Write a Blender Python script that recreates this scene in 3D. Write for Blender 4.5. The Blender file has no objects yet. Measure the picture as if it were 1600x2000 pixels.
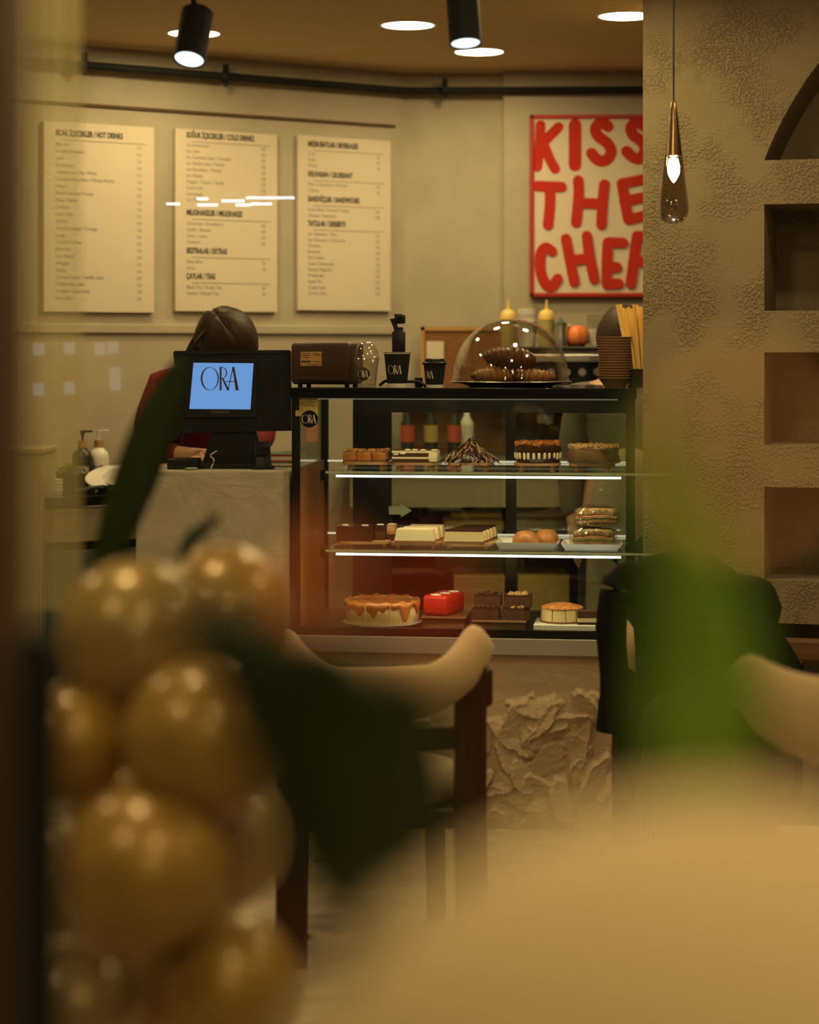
import bpy, bmesh, math, random
from mathutils import Vector, Matrix, noise as mnoise
random.seed(11)
scene = bpy.context.scene
COL = scene.collection
H = 1.535; F = 4000.0; CX = 800.0; HY = 680.0
PI = math.pi

# ------------------------------------------------------------------ camera, light, exposure
cam = bpy.data.cameras.new('camera')
cam.sensor_fit = 'VERTICAL'; cam.sensor_height = 36.0; cam.lens = 72.0
cam.shift_y = -(1000 - HY) / 2000.0
cam.clip_start = 0.05; cam.clip_end = 60
cam.dof.use_dof = True; cam.dof.focus_distance = 6.6; cam.dof.aperture_fstop = 1.55
co = bpy.data.objects.new('camera', cam); COL.objects.link(co)
co.location = (0, 0, H); co.rotation_euler = (PI / 2, 0, 0)
scene.camera = co
w = bpy.data.worlds.new('night'); scene.world = w; w.use_nodes = True
w.node_tree.nodes['Background'].inputs[0].default_value = (.55, .6, .75, 1)
w.node_tree.nodes['Background'].inputs[1].default_value = .012
scene.view_settings.view_transform = 'Standard'
scene.view_settings.look = 'None'
scene.view_settings.exposure = 0.0
scene.view_settings.gamma = 1.0
scene.view_settings.use_curve_mapping = False
try:
    scene.cycles.use_denoising = True
    scene.cycles.denoiser = 'OPENIMAGEDENOISE'
    scene.cycles.max_bounces = 8
    scene.cycles.transparent_max_bounces = 24
    scene.cycles.caustics_reflective = False
    scene.cycles.caustics_refractive = False
    scene.cycles.sample_clamp_indirect = 4.0
    scene.cycles.sample_clamp_direct = 0.0
except Exception:
    pass
WARM = (1, .755, .345)
WARMER = (1, .62, .25)
K = 0.42    # overall power of the ceiling lamps

# ------------------------------------------------------------------ helpers
def P(px, py, Y):
    return Vector(((px - CX) / F * Y, Y, H - (py - HY) / F * Y))

def link(name, data):
    o = bpy.data.objects.new(name, data); COL.objects.link(o); return o

def thing(name, label, cat, loc=(0, 0, 0), rz=0.0, group=None):
    o = link(name, None); o.empty_display_size = .05
    o.location = loc; o.rotation_euler = (0, 0, rz)
    o['label'] = label; o['category'] = cat
    if group: o['group'] = group
    return o

def tag(o, label, cat, group=None):
    o['label'] = label; o['category'] = cat
    if group: o['group'] = group
    return o

def obj(name, bm, m, parent=None, smooth=False, loc=None, rz=None):
    bmesh.ops.recalc_face_normals(bm, faces=bm.faces)
    me = bpy.data.meshes.new(name); bm.to_mesh(me); bm.free()
    me.materials.append(m)
    if smooth:
        for p in me.polygons: p.use_smooth = True
        if smooth != 'full':
            try: me.set_sharp_from_angle(angle=math.radians(42))
            except Exception: pass
    o = link(name, me)
    if parent: o.parent = parent
    if loc is not None: o.location = loc
    if rz is not None: o.rotation_euler = (0, 0, rz)
    return o

def struct(name, bm, m, parent=None, smooth=False, loc=None, rz=None):
    o = obj(name, bm, m, parent, smooth, loc, rz)
    if not parent: o['kind'] = 'structure'
    return o

def stuff(o):
    o['kind'] = 'stuff'; return o

def copy_tree(o, parent=None):
    c = o.copy(); COL.objects.link(c); c.parent = parent
    for ch in list(o.children): copy_tree(ch, c)
    return c

def B(): return bmesh.new()

def box(bm, c, s, rot=None, bev=0, seg=2):
    t = bmesh.new()
    bmesh.ops.create_cube(t, size=1)
    for v in t.verts: v.co = Vector((v.co.x * s[0], v.co.y * s[1], v.co.z * s[2]))
    if bev:
        bmesh.ops.bevel(t, geom=t.edges[:], offset=bev, segments=seg, affect='EDGES', profile=.5)
    M = Matrix.Translation(Vector(c))
    if rot is not None: M = M @ (rot if isinstance(rot, Matrix) else Matrix.Rotation(rot, 4, 'Z'))
    merge(bm, t, M); return bm

def merge(bm, t, M=None):
    if M is not None: bmesh.ops.transform(t, matrix=M, verts=t.verts)
    vs = [bm.verts.new(v.co) for v in t.verts]
    t.verts.index_update()
    for f in t.faces:
        try: bm.faces.new([vs[v.index] for v in f.verts])
        except ValueError: pass
    t.free()

def rings(bm, rs, cap=True, close=True):
    R = [[bm.verts.new(p) for p in r] for r in rs]
    n = len(R[0])
    for a, b in zip(R, R[1:]):
        for i in range(n if close else n - 1):
            j = (i + 1) % n
            try: bm.faces.new((a[i], a[j], b[j], b[i]))
            except ValueError: pass
    if cap and close:
        for r in (R[0], R[-1]):
            try: bm.faces.new(r)
            except ValueError: pass
    return bm

def lathe(bm, prof, c=(0, 0, 0), seg=32, sx=1, sy=1, cap=True, squash=None):
    rs = []
    for r, z in prof:
        ring = []
        for i in range(seg):
            a = 2 * PI * i / seg
            rr = max(r, .00005)
            if squash: rr *= squash(a, z)
            ring.append((c[0] + rr * math.cos(a) * sx, c[1] + rr * math.sin(a) * sy, c[2] + z))
        rs.append(ring)
    return rings(bm, rs, cap)

def tube(bm, pts, rad, seg=10, flat=1.0, cap=True, up=Vector((0, 0, 1))):
    pts = [Vector(p) for p in pts]
    rs = []
    n = len(pts)
    for i, p in enumerate(pts):
        d = (pts[min(i + 1, n - 1)] - pts[max(i - 1, 0)])
        if d.length < 1e-9: d = Vector((0, 0, 1))
        d.normalize()
        u = up if abs(d.dot(up)) < .97 else Vector((1, 0, 0))
        s = d.cross(u).normalized(); t = s.cross(d).normalized()
        r = rad[i] if isinstance(rad, (list, tuple)) else rad
        rs.append([p + s * (r * math.cos(2 * PI * k / seg)) + t * (r * flat * math.sin(2 * PI * k / seg)) for k in range(seg)])
    return rings(bm, rs, cap)

def prism(bm, poly, y0, y1):
    """poly in (x,z); extruded from y0 to y1"""
    a = [bm.verts.new((x, y0, z)) for x, z in poly]
    b = [bm.verts.new((x, y1, z)) for x, z in poly]
    n = len(poly)
    bm.faces.new(a); bm.faces.new(b)
    for i in range(n):
        j = (i + 1) % n
        bm.faces.new((a[i], a[j], b[j], b[i]))
    return bm

def flatz(bm, poly, z0, z1):
    a = [bm.verts.new((x, y, z0)) for x, y in poly]
    b = [bm.verts.new((x, y, z1)) for x, y in poly]
    n = len(poly)
    bm.faces.new(a); bm.faces.new(b)
    for i in range(n):
        j = (i + 1) % n
        bm.faces.new((a[i], a[j], b[j], b[i]))
    return bm

def stroke2(bm, pts, wd, y0, y1, seg=8):
    """round-ended fat stroke in the xz plane"""
    for (a, b) in zip(pts, pts[1:]):
        a = Vector(a); b = Vector(b); d = b - a
        if d.length < 1e-9: continue
        ang = math.atan2(d.y, d.x); r = wd / 2
        poly = []
        for k in range(seg + 1):
            t = ang + PI / 2 + PI * k / seg
            poly.append((a.x + r * math.cos(t), a.y + r * math.sin(t)))
        for k in range(seg + 1):
            t = ang - PI / 2 + PI * k / seg
            poly.append((b.x + r * math.cos(t), b.y + r * math.sin(t)))
        prism(bm, poly, y0, y1)
    return bm

def smoothline(pts, n=6):
    """Catmull-Rom"""
    P_ = [Vector(p) for p in pts]; out = []
    for i in range(len(P_) - 1):
        p0 = P_[max(i - 1, 0)]; p1 = P_[i]; p2 = P_[i + 1]; p3 = P_[min(i + 2, len(P_) - 1)]
        for k in range(n):
            t = k / n
            out.append(.5 * ((2 * p1) + (p2 - p0) * t + (2 * p0 - 5 * p1 + 4 * p2 - p3) * t * t + (3 * p1 - p0 - 3 * p2 + p3) * t ** 3))
    out.append(P_[-1]); return out

def sphere(bm, c, r, s=(1, 1, 1), u=24, v=16, M=None):
    t = bmesh.new(); bmesh.ops.create_uvsphere(t, u_segments=u, v_segments=v, radius=r)
    for q in t.verts: q.co = Vector((q.co.x * s[0], q.co.y * s[1], q.co.z * s[2]))
    merge(bm, t, Matrix.Translation(Vector(c)) @ (M or Matrix.Identity(4))); return bm

def text(name, body, size, m, parent, loc, rot=(PI / 2, 0, 0), sx=1.0, align='LEFT', depth=.0004, bold=0.0):
    cu = bpy.data.curves.new('t', 'FONT'); cu.body = body; cu.size = size; cu.align_x = align
    cu.extrude = depth; cu.offset = bold; cu.resolution_u = 3
    t = bpy.data.objects.new('t', cu); COL.objects.link(t)
    bpy.context.view_layer.update()
    me = bpy.data.meshes.new_from_object(t.evaluated_get(bpy.context.evaluated_depsgraph_get()))
    bpy.data.objects.remove(t); bpy.data.curves.remove(cu)
    me.materials.clear(); me.materials.append(m)
    o = link(name, me); o.location = loc; o.rotation_euler = rot; o.scale = (sx, 1, 1)
    if parent: o.parent = parent
    return o

def join_text(name, items, m, parent):
    """items: (body,size,x,y,z,sx,align,bold) on the xz plane facing -y, joined into one mesh"""
    bm = B()
    for body, size, x, y, z, sx, al, bold in items:
        o = text('t', body, size, m, None, (0, 0, 0), (0, 0, 0), 1, al, .0003, bold)
        t = bmesh.new(); t.from_mesh(o.data); me = o.data
        bpy.data.objects.remove(o); bpy.data.meshes.remove(me)
        for v in t.verts: v.co = Vector((x + v.co.x * sx, y - v.co.z, z + v.co.y))
        merge(bm, t)
    return obj(name, bm, m, parent)

# ------------------------------------------------------------------ materials
def mat(name, col, rough=.5, metal=0, bump=0, scale=40, var=0, emit=None, estr=0, spec=.5, coat=0, alpha=1, trans=0, ior=1.45, sss=0, distort=0, varscale=None, sheen=0, dark=None, bdist=.002):
    m = bpy.data.materials.new(name); m.use_nodes = True
    nt = m.node_tree; b = nt.nodes['Principled BSDF']
    b.inputs['Base Color'].default_value = (*col, 1)
    b.inputs['Roughness'].default_value = rough; b.inputs['Metallic'].default_value = metal
    b.inputs['Specular IOR Level'].default_value = spec; b.inputs['IOR'].default_value = ior
    if coat: b.inputs['Coat Weight'].default_value = coat; b.inputs['Coat Roughness'].default_value = .08
    if alpha < 1: b.inputs['Alpha'].default_value = alpha
    if trans: b.inputs['Transmission Weight'].default_value = trans
    if sheen: b.inputs['Sheen Weight'].default_value = sheen
    if sss:
        b.inputs['Subsurface Weight'].default_value = sss
        b.inputs['Subsurface Radius'].default_value = (.02, .012, .005); b.inputs['Subsurface Scale'].default_value = .5
    if emit:
        b.inputs['Emission Color'].default_value = (*emit, 1); b.inputs['Emission Strength'].default_value = estr
    if bump or var:
        tc = nt.nodes.new('ShaderNodeTexCoord')
        n = nt.nodes.new('ShaderNodeTexNoise'); n.inputs['Scale'].default_value = scale
        n.inputs['Detail'].default_value = 5; n.inputs['Distortion'].default_value = distort
        nt.links.new(tc.outputs['Object'], n.inputs['Vector'])
        if bump:
            bp = nt.nodes.new('ShaderNodeBump'); bp.inputs['Strength'].default_value = bump; bp.inputs['Distance'].default_value = bdist
            nt.links.new(n.outputs['Fac'], bp.inputs['Height']); nt.links.new(bp.outputs['Normal'], b.inputs['Normal'])
        if var:
            n2 = nt.nodes.new('ShaderNodeTexNoise'); n2.inputs['Scale'].default_value = varscale or scale
            n2.inputs['Detail'].default_value = 4; n2.inputs['Distortion'].default_value = distort
            nt.links.new(tc.outputs['Object'], n2.inputs['Vector'])
            r = nt.nodes.new('ShaderNodeValToRGB')
            d = dark or tuple(c * (1 - var) for c in col)
            r.color_ramp.elements[0].position = .35; r.color_ramp.elements[1].position = .65
            r.color_ramp.elements[0].color = (*d, 1); r.color_ramp.elements[1].color = (*col, 1)
            nt.links.new(n2.outputs['Fac'], r.inputs['Fac']); nt.links.new(r.outputs['Color'], b.inputs['Base Color'])
    return m

def wood(name, c1, c2, rough=.5, scale=(3, 40, 40), spec=.4):
    m = mat(name, c1, rough, spec=spec); nt = m.node_tree; b = nt.nodes['Principled BSDF']
    tc = nt.nodes.new('ShaderNodeTexCoord'); mp = nt.nodes.new('ShaderNodeMapping'); mp.inputs['Scale'].default_value = scale
    n = nt.nodes.new('ShaderNodeTexNoise'); n.inputs['Scale'].default_value = 1.0; n.inputs['Detail'].default_value = 6; n.inputs['Distortion'].default_value = 1.2
    r = nt.nodes.new('ShaderNodeValToRGB'); r.color_ramp.elements[0].position = .3; r.color_ramp.elements[1].position = .7
    r.color_ramp.elements[0].color = (*c2, 1); r.color_ramp.elements[1].color = (*c1, 1)
    nt.links.new(tc.outputs['Object'], mp.inputs[0]); nt.links.new(mp.outputs[0], n.inputs['Vector'])
    nt.links.new(n.outputs['Fac'], r.inputs['Fac']); nt.links.new(r.outputs['Color'], b.inputs['Base Color'])
    return m

def pane(name, tint=(.95, .97, .94), refl=1.0, rough=0.0, ior=1.45):
    m = bpy.data.materials.new(name); m.use_nodes = True; nt = m.node_tree
    for n in list(nt.nodes): nt.nodes.remove(n)
    out = nt.nodes.new('ShaderNodeOutputMaterial'); tr = nt.nodes.new('ShaderNodeBsdfTransparent'); gl = nt.nodes.new('ShaderNodeBsdfGlossy')
    lw = nt.nodes.new('ShaderNodeLayerWeight'); lw.inputs['Blend'].default_value = .5
    pw_ = nt.nodes.new('ShaderNodeMath'); pw_.operation = 'POWER'; pw_.inputs[1].default_value = 4.0
    nt.links.new(lw.outputs['Facing'], pw_.inputs[0])
    f0 = ((ior - 1) / (ior + 1)) ** 2
    fr = nt.nodes.new('ShaderNodeMath'); fr.operation = 'MULTIPLY_ADD'; fr.inputs[1].default_value = .85; fr.inputs[2].default_value = f0
    nt.links.new(pw_.outputs[0], fr.inputs[0])
    tr.inputs[0].default_value = (*tint, 1); gl.inputs[0].default_value = (refl, refl, refl, 1); gl.inputs['Roughness'].default_value = rough
    mx = nt.nodes.new('ShaderNodeMixShader')
    nt.links.new(fr.outputs[0], mx.inputs[0]); nt.links.new(tr.outputs[0], mx.inputs[1]); nt.links.new(gl.outputs[0], mx.inputs[2])
    nt.links.new(mx.outputs[0], out.inputs[0]); return m

def glow(name, col, s):
    m = bpy.data.materials.new(name); m.use_nodes = True; nt = m.node_tree
    for n in list(nt.nodes): nt.nodes.remove(n)
    out = nt.nodes.new('ShaderNodeOutputMaterial'); e = nt.nodes.new('ShaderNodeEmission')
    e.inputs[0].default_value = (*col, 1); e.inputs[1].default_value = s
    nt.links.new(e.outputs[0], out.inputs[0]); return m

def rough_plaster(name, col):
    """popcorn render: voronoi lumps in patches over fine noise"""
    m = mat(name, col, .9, spec=.2); nt = m.node_tree; b = nt.nodes['Principled BSDF']
    tc = nt.nodes.new('ShaderNodeTexCoord')
    n1 = nt.nodes.new('ShaderNodeTexNoise'); n1.inputs['Scale'].default_value = 100; n1.inputs['Detail'].default_value = 3
    n2 = nt.nodes.new('ShaderNodeTexNoise'); n2.inputs['Scale'].default_value = 5; n2.inputs['Detail'].default_value = 3
    r = nt.nodes.new('ShaderNodeValToRGB'); r.color_ramp.elements[0].position = .45; r.color_ramp.elements[1].position = .62
    mu = nt.nodes.new('ShaderNodeMath'); mu.operation = 'MULTIPLY'
    bp = nt.nodes.new('ShaderNodeBump'); bp.inputs['Strength'].default_value = .8; bp.inputs['Distance'].default_value = .006
    for n in (n1, n2): nt.links.new(tc.outputs['Object'], n.inputs['Vector'])
    r1 = nt.nodes.new('ShaderNodeValToRGB'); r1.color_ramp.elements[0].position = .45; r1.color_ramp.elements[1].position = .6
    nt.links.new(n1.outputs['Fac'], r1.inputs['Fac'])
    nt.links.new(n2.outputs['Fac'], r.inputs['Fac'])
    ad = nt.nodes.new('ShaderNodeMath'); ad.operation = 'ADD'; ad.inputs[1].default_value = .08
    nt.links.new(r.outputs['Color'], ad.inputs[0])
    nt.links.new(r1.outputs['Color'], mu.inputs[0]); nt.links.new(ad.outputs[0], mu.inputs[1])
    nt.links.new(mu.outputs[0], bp.inputs['Height']); nt.links.new(bp.outputs['Normal'], b.inputs['Normal'])
    return m

M = {}
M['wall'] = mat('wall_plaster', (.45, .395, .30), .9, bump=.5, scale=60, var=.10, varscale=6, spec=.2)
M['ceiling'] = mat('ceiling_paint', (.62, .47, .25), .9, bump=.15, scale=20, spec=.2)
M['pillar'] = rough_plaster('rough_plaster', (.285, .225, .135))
M['floor'] = mat('microcement_floor', (.46, .37, .25), .55, bump=.35, scale=9, var=.3, varscale=7, distort=1.5, spec=.3)
M['plaster'] = mat('trowelled_plaster', (.52, .47, .37), .8, bump=.55, scale=5, var=.22, varscale=4, distort=1.4, spec=.25, bdist=.02)
M['relief'] = mat('relief_plaster', (.56, .42, .28), .5, bump=.6, scale=110, spec=.35, bdist=.003)
M['black'] = mat('black_paint', (.009, .008, .007), .4, spec=.3)
M['blackmatte'] = mat('black_matte', (.012, .012, .011), .7, spec=.3)
M['blackgloss'] = mat('black_gloss', (.008, .008, .009), .12, spec=.6)
M['plastic_dark'] = mat('dark_plastic', (.010, .011, .012), .4, spec=.4)
M['alu'] = mat('grey_aluminium', (.55, .55, .53), .35, metal=.6)
M['steel'] = mat('steel', (.5, .48, .45), .3, metal=.9)
M['white'] = mat('white_card', (.66, .575, .455), .75, spec=.2)
M['ceramic'] = mat('white_ceramic', (.80, .77, .70), .25, spec=.5)
M['ink'] = mat('dark_ink', (.06, .05, .04), .8)
M['ink2'] = mat('grey_ink', (.30, .26, .20), .8)
M['red'] = mat('red_ink', (.50, .030, .016), .75, spec=.2)
M['redframe'] = mat('red_frame', (.42, .018, .012), .4)
M['led'] = glow('led_strip', (1, .93, .84), 5.0)
M['down'] = glow('downlight_lens', (1, .86, .58), 9.0)
M['spotl'] = glow('spot_lens', (.85, .93, 1), 2.2)
M['bulb'] = glow('bulb', (1, .93, .8), 40.0)
M['screen'] = glow('blue_screen', (.17, .37, .80), .95)
M['glass'] = pane('clear_glass', (.93, .96, .92))
M['glass_edge'] = mat('glass_edge', (.45, .55, .40), .2, spec=.6, emit=(.6, .7, .45), estr=.0)
M['winglass'] = pane('window_glass', (.97, .97, .95))
M['domeglass'] = pane('dome_plastic', (.95, .94, .91), ior=1.65)
M['smoke'] = pane('smoked_glass', (.58, .52, .43), ior=1.7)
M['cupglass'] = pane('clear_plastic', (.90, .89, .86), ior=1.9)
M['film'] = pane('cling_film', (.95, .94, .9), rough=.06, ior=1.9)
M['panelwood'] = wood('orange_wood', (.30, .13, .04), (.20, .08, .022), .5, (30, 30, 3))
M['board'] = wood('serving_wood', (.52, .30, .12), (.38, .20, .075), .55)
M['darkwood'] = wood('red_brown_wood', (.075, .018, .008), (.04, .01, .005), .35, (40, 40, 3))
M['brownwood'] = wood('brown_wood', (.20, .10, .045), (.12, .055, .022), .5)
M['cream_fabric'] = mat('beige_fabric', (.60, .43, .24), .9, bump=.25, scale=300, sheen=.3, spec=.2)
M['balloon'] = mat('gold_balloon', (.42, .24, .045), .36, metal=.2, coat=.3, var=.35, varscale=5)
M['balloon2'] = mat('champagne_balloon', (.40, .28, .11), .34, metal=.2, coat=.3)
M['balloon3'] = mat('clear_gold_balloon', (.42, .28, .09), .32, metal=.2, coat=.3, alpha=.80)
M['creamballoon'] = mat('cream_balloon', (.78, .58, .33), .65, sss=.0, spec=.25)
M['leafdark'] = mat('dark_leaf', (.020, .034, .010), .4, spec=.4, var=.3)
M['leafgreen'] = mat('bright_leaf', (.21, .38, .04), .5, spec=.3, var=.25, sss=0)
M['stem'] = mat('plant_stem', (.06, .05, .02), .7)
M['pot'] = mat('clay_pot', (.16, .10, .06), .8)
M['soil'] = mat('soil', (.03, .02, .012), 1)
M['hair'] = mat('brown_hair', (.035, .019, .009), .5, bump=.6, scale=120, spec=.3)
M['skin'] = mat('skin', (.48, .28, .17), .5, sss=.1)
M['redcloth'] = mat('red_cloth', (.16, .008, .007), .9)
M['greycloth'] = mat('grey_cloth', (.13, .11, .085), .9)
M['blackcloth'] = mat('black_coat', (.007, .006, .006), .95, spec=.15, bump=.3, scale=80)
M['jeans'] = mat('dark_trousers', (.02, .02, .025), .9)
M['choc'] = mat('dark_chocolate', (.045, .016, .008), .22, spec=.55)
M['cocoa'] = mat('chocolate_sponge', (.085, .032, .014), .85, bump=.6, scale=160, var=.4)
M['cream'] = mat('cream', (.86, .72, .45), .5, sss=.05)
M['cheese'] = mat('cheesecake', (.86, .66, .36), .55, var=.1, varscale=12)
M['crust'] = mat('biscuit_crust', (.30, .14, .05), .9, bump=.7, scale=200, var=.4)
M['caramel'] = mat('caramel', (.50, .17, .035), .25, spec=.5, var=.45, varscale=14)
M['caramelnut'] = mat('caramel_nuts', (.55, .24, .06), .4, var=.5, varscale=60)
M['nut'] = mat('chopped_nuts', (.62, .36, .14), .5, var=.4, varscale=50)
M['berry'] = mat('dark_glaze', (.05, .016, .009), .6, spec=.15, var=.4, varscale=30)
M['velvet'] = mat('red_velvet', (.55, .018, .008), .5, bump=.3, scale=140)
M['crepe'] = mat('crepe', (.46, .30, .14), .7, var=.4, varscale=30)
M['choux'] = mat('choux_pastry', (.52, .21, .06), .4, bump=.5, scale=40, var=.35)
M['croissant'] = mat('croissant', (.36, .15, .045), .38, bump=.4, scale=30, var=.45, varscale=16)
M['croissantdark'] = mat('dark_croissant', (.12, .045, .018), .35, bump=.4, scale=30, var=.4, varscale=16)
M['bread'] = mat('seeded_bread', (.45, .28, .12), .85, bump=.8, scale=120, var=.5, varscale=90)
M['ham'] = mat('ham', (.62, .26, .16), .5)
M['lettuce'] = mat('lettuce', (.30, .34, .10), .6)
M['kraft'] = mat('kraft_paper', (.34, .19, .085), .85, bump=.3, scale=60)
M['straw'] = mat('yellow_straw', (.90, .60, .17), .5)
M['brownbox'] = mat('brown_plastic', (.045, .020, .012), .45)
M['postit'] = mat('yellow_note', (.80, .68, .20), .8)
M['sauce'] = mat('sauce_bottle', (.72, .50, .14), .4, trans=0)
M['sauce2'] = mat('olive_sauce', (.28, .23, .07), .4)
M['orange'] = mat('orange_ceramic', (.72, .20, .05), .5)
M['teal'] = mat('teal_cloth', (.10, .13, .12), .9, bump=.4, scale=60)
M['creamcab'] = mat('cream_cabinet', (.34, .29, .19), .6)
M['cork'] = mat('cork', (.26, .11, .04), .9, bump=.3, scale=120, var=.3)
M['boardframe'] = wood('pale_wood', (.52, .30, .10), (.42, .22, .07))
M['green'] = mat('green_print', (.10, .20, .08), .7)
M['redlabel'] = mat('red_print', (.50, .09, .045), .7)
M['yellowlabel'] = mat('yellow_print', (.48, .33, .10), .7)
M['arrow'] = mat('pale_green_sticker', (.42, .46, .28), .7)
M['curtain'] = mat('sheer_curtain', (.85, .78, .45), .9, alpha=.42)  # see-through pale tone standing in for a bright hazy overlay
M['silver_ink'] = mat('silver_print', (.75, .70, .58), .5)
M['crumb'] = mat('orange_crumb', (.62, .24, .05), .8, bump=.8, scale=150, var=.5, varscale=80)
M['amberglass'] = mat('dark_bottle', (.03, .028, .022), .35)

# ------------------------------------------------------------------ logo strokes (letters O R A, thick and thin)
def ora_mesh(bm, wd, x0=0, z0=0, y=0.0, warp=None, letters='ORA'):
    s = wd / 1.17
    polys = []
    # O : ring with heavy left side
    if 'O' in letters:
        N = 36; cx, cz = -.335, 0
        for i in range(N):
            a0 = 2 * PI * i / N; a1 = 2 * PI * (i + 1) / N
            o = [(cx + .28 * math.cos(a), cz + .36 * math.sin(a)) for a in (a0, a1)]
            n = [(cx + .008 + .232 * math.cos(a), cz + .345 * math.sin(a)) for a in (a1, a0)]
            polys.append(o + n)
    # R : stem, bowl, leg
    sx = .0
    polys.append([(sx - .03, -.36), (sx + .03, -.36), (sx + .03, .36), (sx - .03, .36)])
    N = 14
    for i in range(N):
        a0 = PI / 2 - PI * i / N; a1 = PI / 2 - PI * (i + 1) / N
        o = [(sx + .03 + .17 * math.cos(a), .18 + .18 * math.sin(a)) for a in (a0, a1)]
        n = [(sx + .03 + .135 * math.cos(a), .18 + .165 * math.sin(a)) for a in (a1, a0)]
        polys.append(o + n)
    polys.append([(sx + .03, .02), (sx + .085, .02), (sx + .275, -.36), (sx + .20, -.36)])
    # A
    polys.append([(.215, -.36), (.24, -.36), (.40, .36), (.37, .36)])
    polys.append([(.36, .36), (.42, .36), (.56, -.36), (.465, -.36)])
    polys.append([(.17, -.10), (.49, -.10), (.49, -.075), (.17, -.075)])
    for p in polys:
        q = [(x0 + x * s, z0 + z * s) for x, z in p]
        if warp:
            vs = [bm.verts.new(warp(x, z)) for x, z in q]
            try: bm.faces.new(vs)
            except ValueError: pass
        else:
            prism(bm, q, y - .0004, y)
    return bm

# ------------------------------------------------------------------ room
TH = math.atan(.12)
U = Vector((math.cos(TH), -math.sin(TH), 0)); N_ = Vector((math.sin(TH), math.cos(TH), 0))
O = Vector((-.3795, 6.6, 0))
def CP(a, b, z): return O + U * a + N_ * b + Vector((0, 0, z))
def a_at(px, b):
    t = (px - CX) / F
    return (t * (O.y + b * N_.y) - O.x - b * N_.x) / (U.x - t * U.y)
def cz(py, a, b):
    return H - (py - HY) / F * CP(a, b, 0).y

CEIL = 2.69
b = B(); box(b, (0, 4.8, -.05), (6.4, 8.6, .1)); struct('floor', b, M['floor'])
b = B(); box(b, (0, 4.8, CEIL + .05), (6.4, 8.6, .1)); struct('ceiling', b, M['ceiling'])
Xc = -.0215; PHI = math.atan(.64)
def LW(px, off=0.0):
    t = (px - CX) / F; Y = (8.6 - .64 * Xc) / (1 - .64 * t)
    v = Vector((t * Y, Y, 0)); return v + Vector((math.sin(PHI), -math.cos(PHI), 0)) * off
def lwz(px, py): return H - (py - HY) / F * LW(px).y
# left wall (angled), length 3.6 m from the corner
LWL = 3.55
b = B(); box(b, (-LWL / 2, .06, CEIL / 2), (LWL, .12, CEIL)); struct('wall_left', b, M['wall'], loc=(Xc, 8.6, 0), rz=PHI)
b = B(); box(b, (.36, 8.66, CEIL / 2), (.765, .12, CEIL)); struct('wall_back', b, M['wall'])
b = B(); box(b, (.36 + .0225 + 1.34, 8.6, CEIL / 2), (2.66, .12, CEIL)); struct('wall_back', b, M['wall'])
b = B(); box(b, (-3.05, 3.7, CEIL / 2), (.1, 6.2, CEIL)); struct('wall_far_left', b, M['wall'])
b = B(); box(b, (3.05, 4.6, CEIL / 2), (.1, 8.1, CEIL)); struct('wall_right', b, M['wall'])
# recess line and ledge on the left wall
b = B()
z1 = 2.463
box(b, (-1.6, -.006, z1), (3.1, .012, .012), bev=.002)
struct('trim_1', b, mat('groove', (.10, .065, .03), .9), loc=(Xc, 8.6, 0), rz=PHI)
b = B(); box(b, (-1.75, -.008, 1.61), (3.4, .016, .035), bev=.004)
struct('trim_2', b, M['wall'], loc=(Xc, 8.6, 0), rz=PHI)

# niche wall (pillar), rotated
TP = math.atan(.28)
PO = P(1256, HY, 6.53); PO.z = 0
def npx(px):   # distance along niche wall for a pixel column
    t = (px - CX) / F; ux, uy = math.cos(TP), -math.sin(TP)
    return (t * PO.y - PO.x) / (ux - t * uy)
def nz(px, py):
    a = npx(px); return H - (py - HY) / F * (PO.y - math.sin(TP) * a)
NL = 2.35; ND = .38; NW = .90
def niche_wall():
    b = B()
    a0 = npx(1493); a1 = a0 + NW
    rows = [(nz(1493, 607), nz(1493, 399)), (nz(1493, 870), nz(1493, 688)), (nz(1493, 1133), nz(1493, 951)), (nz(1493, 1390), nz(1493, 1216))]
    # left column, right column, front slabs between niches
    box(b, (a0 / 2, .25, CEIL / 2), (a0, .5, CEIL))
    box(b, ((a1 + NL) / 2, .25, CEIL / 2), (NL - a1, .5, CEIL))
    box(b, ((a0 + a1) / 2, .44, CEIL / 2), (NW, .12, CEIL))
    zb = nz(1493, 313)
    levels = [(zb, rows[0][1])] + [(rows[i][0], rows[i + 1][1]) for i in range(3)] + [(rows[3][0], 0)]
    for top, bot in levels:
        box(b, ((a0 + a1) / 2, ND / 2, (top + bot) / 2), (NW, ND, top - bot))
    # arch niche: fill above the arch
    n = 24; r = NW / 2; cxa = (a0 + a1) / 2; hz = .475
    pl = [(cxa - r * math.cos(PI * i / n), zb + hz * (1 - math.cos(PI * i / n) ** 2) ** .92) for i in range(n + 1)]
    for i in range(n):
        (xa, za), (xb, zb_) = pl[i], pl[i + 1]
        prism(b, [(xa, za), (xb, zb_), (xb, CEIL), (xa, CEIL)], 0, ND)
    return b
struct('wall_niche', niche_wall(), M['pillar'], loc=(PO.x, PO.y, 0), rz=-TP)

# front window: glass pane, mullions, threshold
b = B(); box(b, (0, .45, 1.36), (6.0, .008, 2.6)); struct('window_1', b, M['winglass'])
b = B(); box(b, (-.40, .45, CEIL / 2), (.10, .05, CEIL), bev=.003); struct('window_2', b, mat('window_frame', (.10, .05, .022), .6))
b = B(); box(b, (-1.6, .45, .03), (2.78, .07, .06)); box(b, (1.45, .45, .03), (3.05, .07, .06)); struct('trim_3', b, M['black'])

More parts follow.
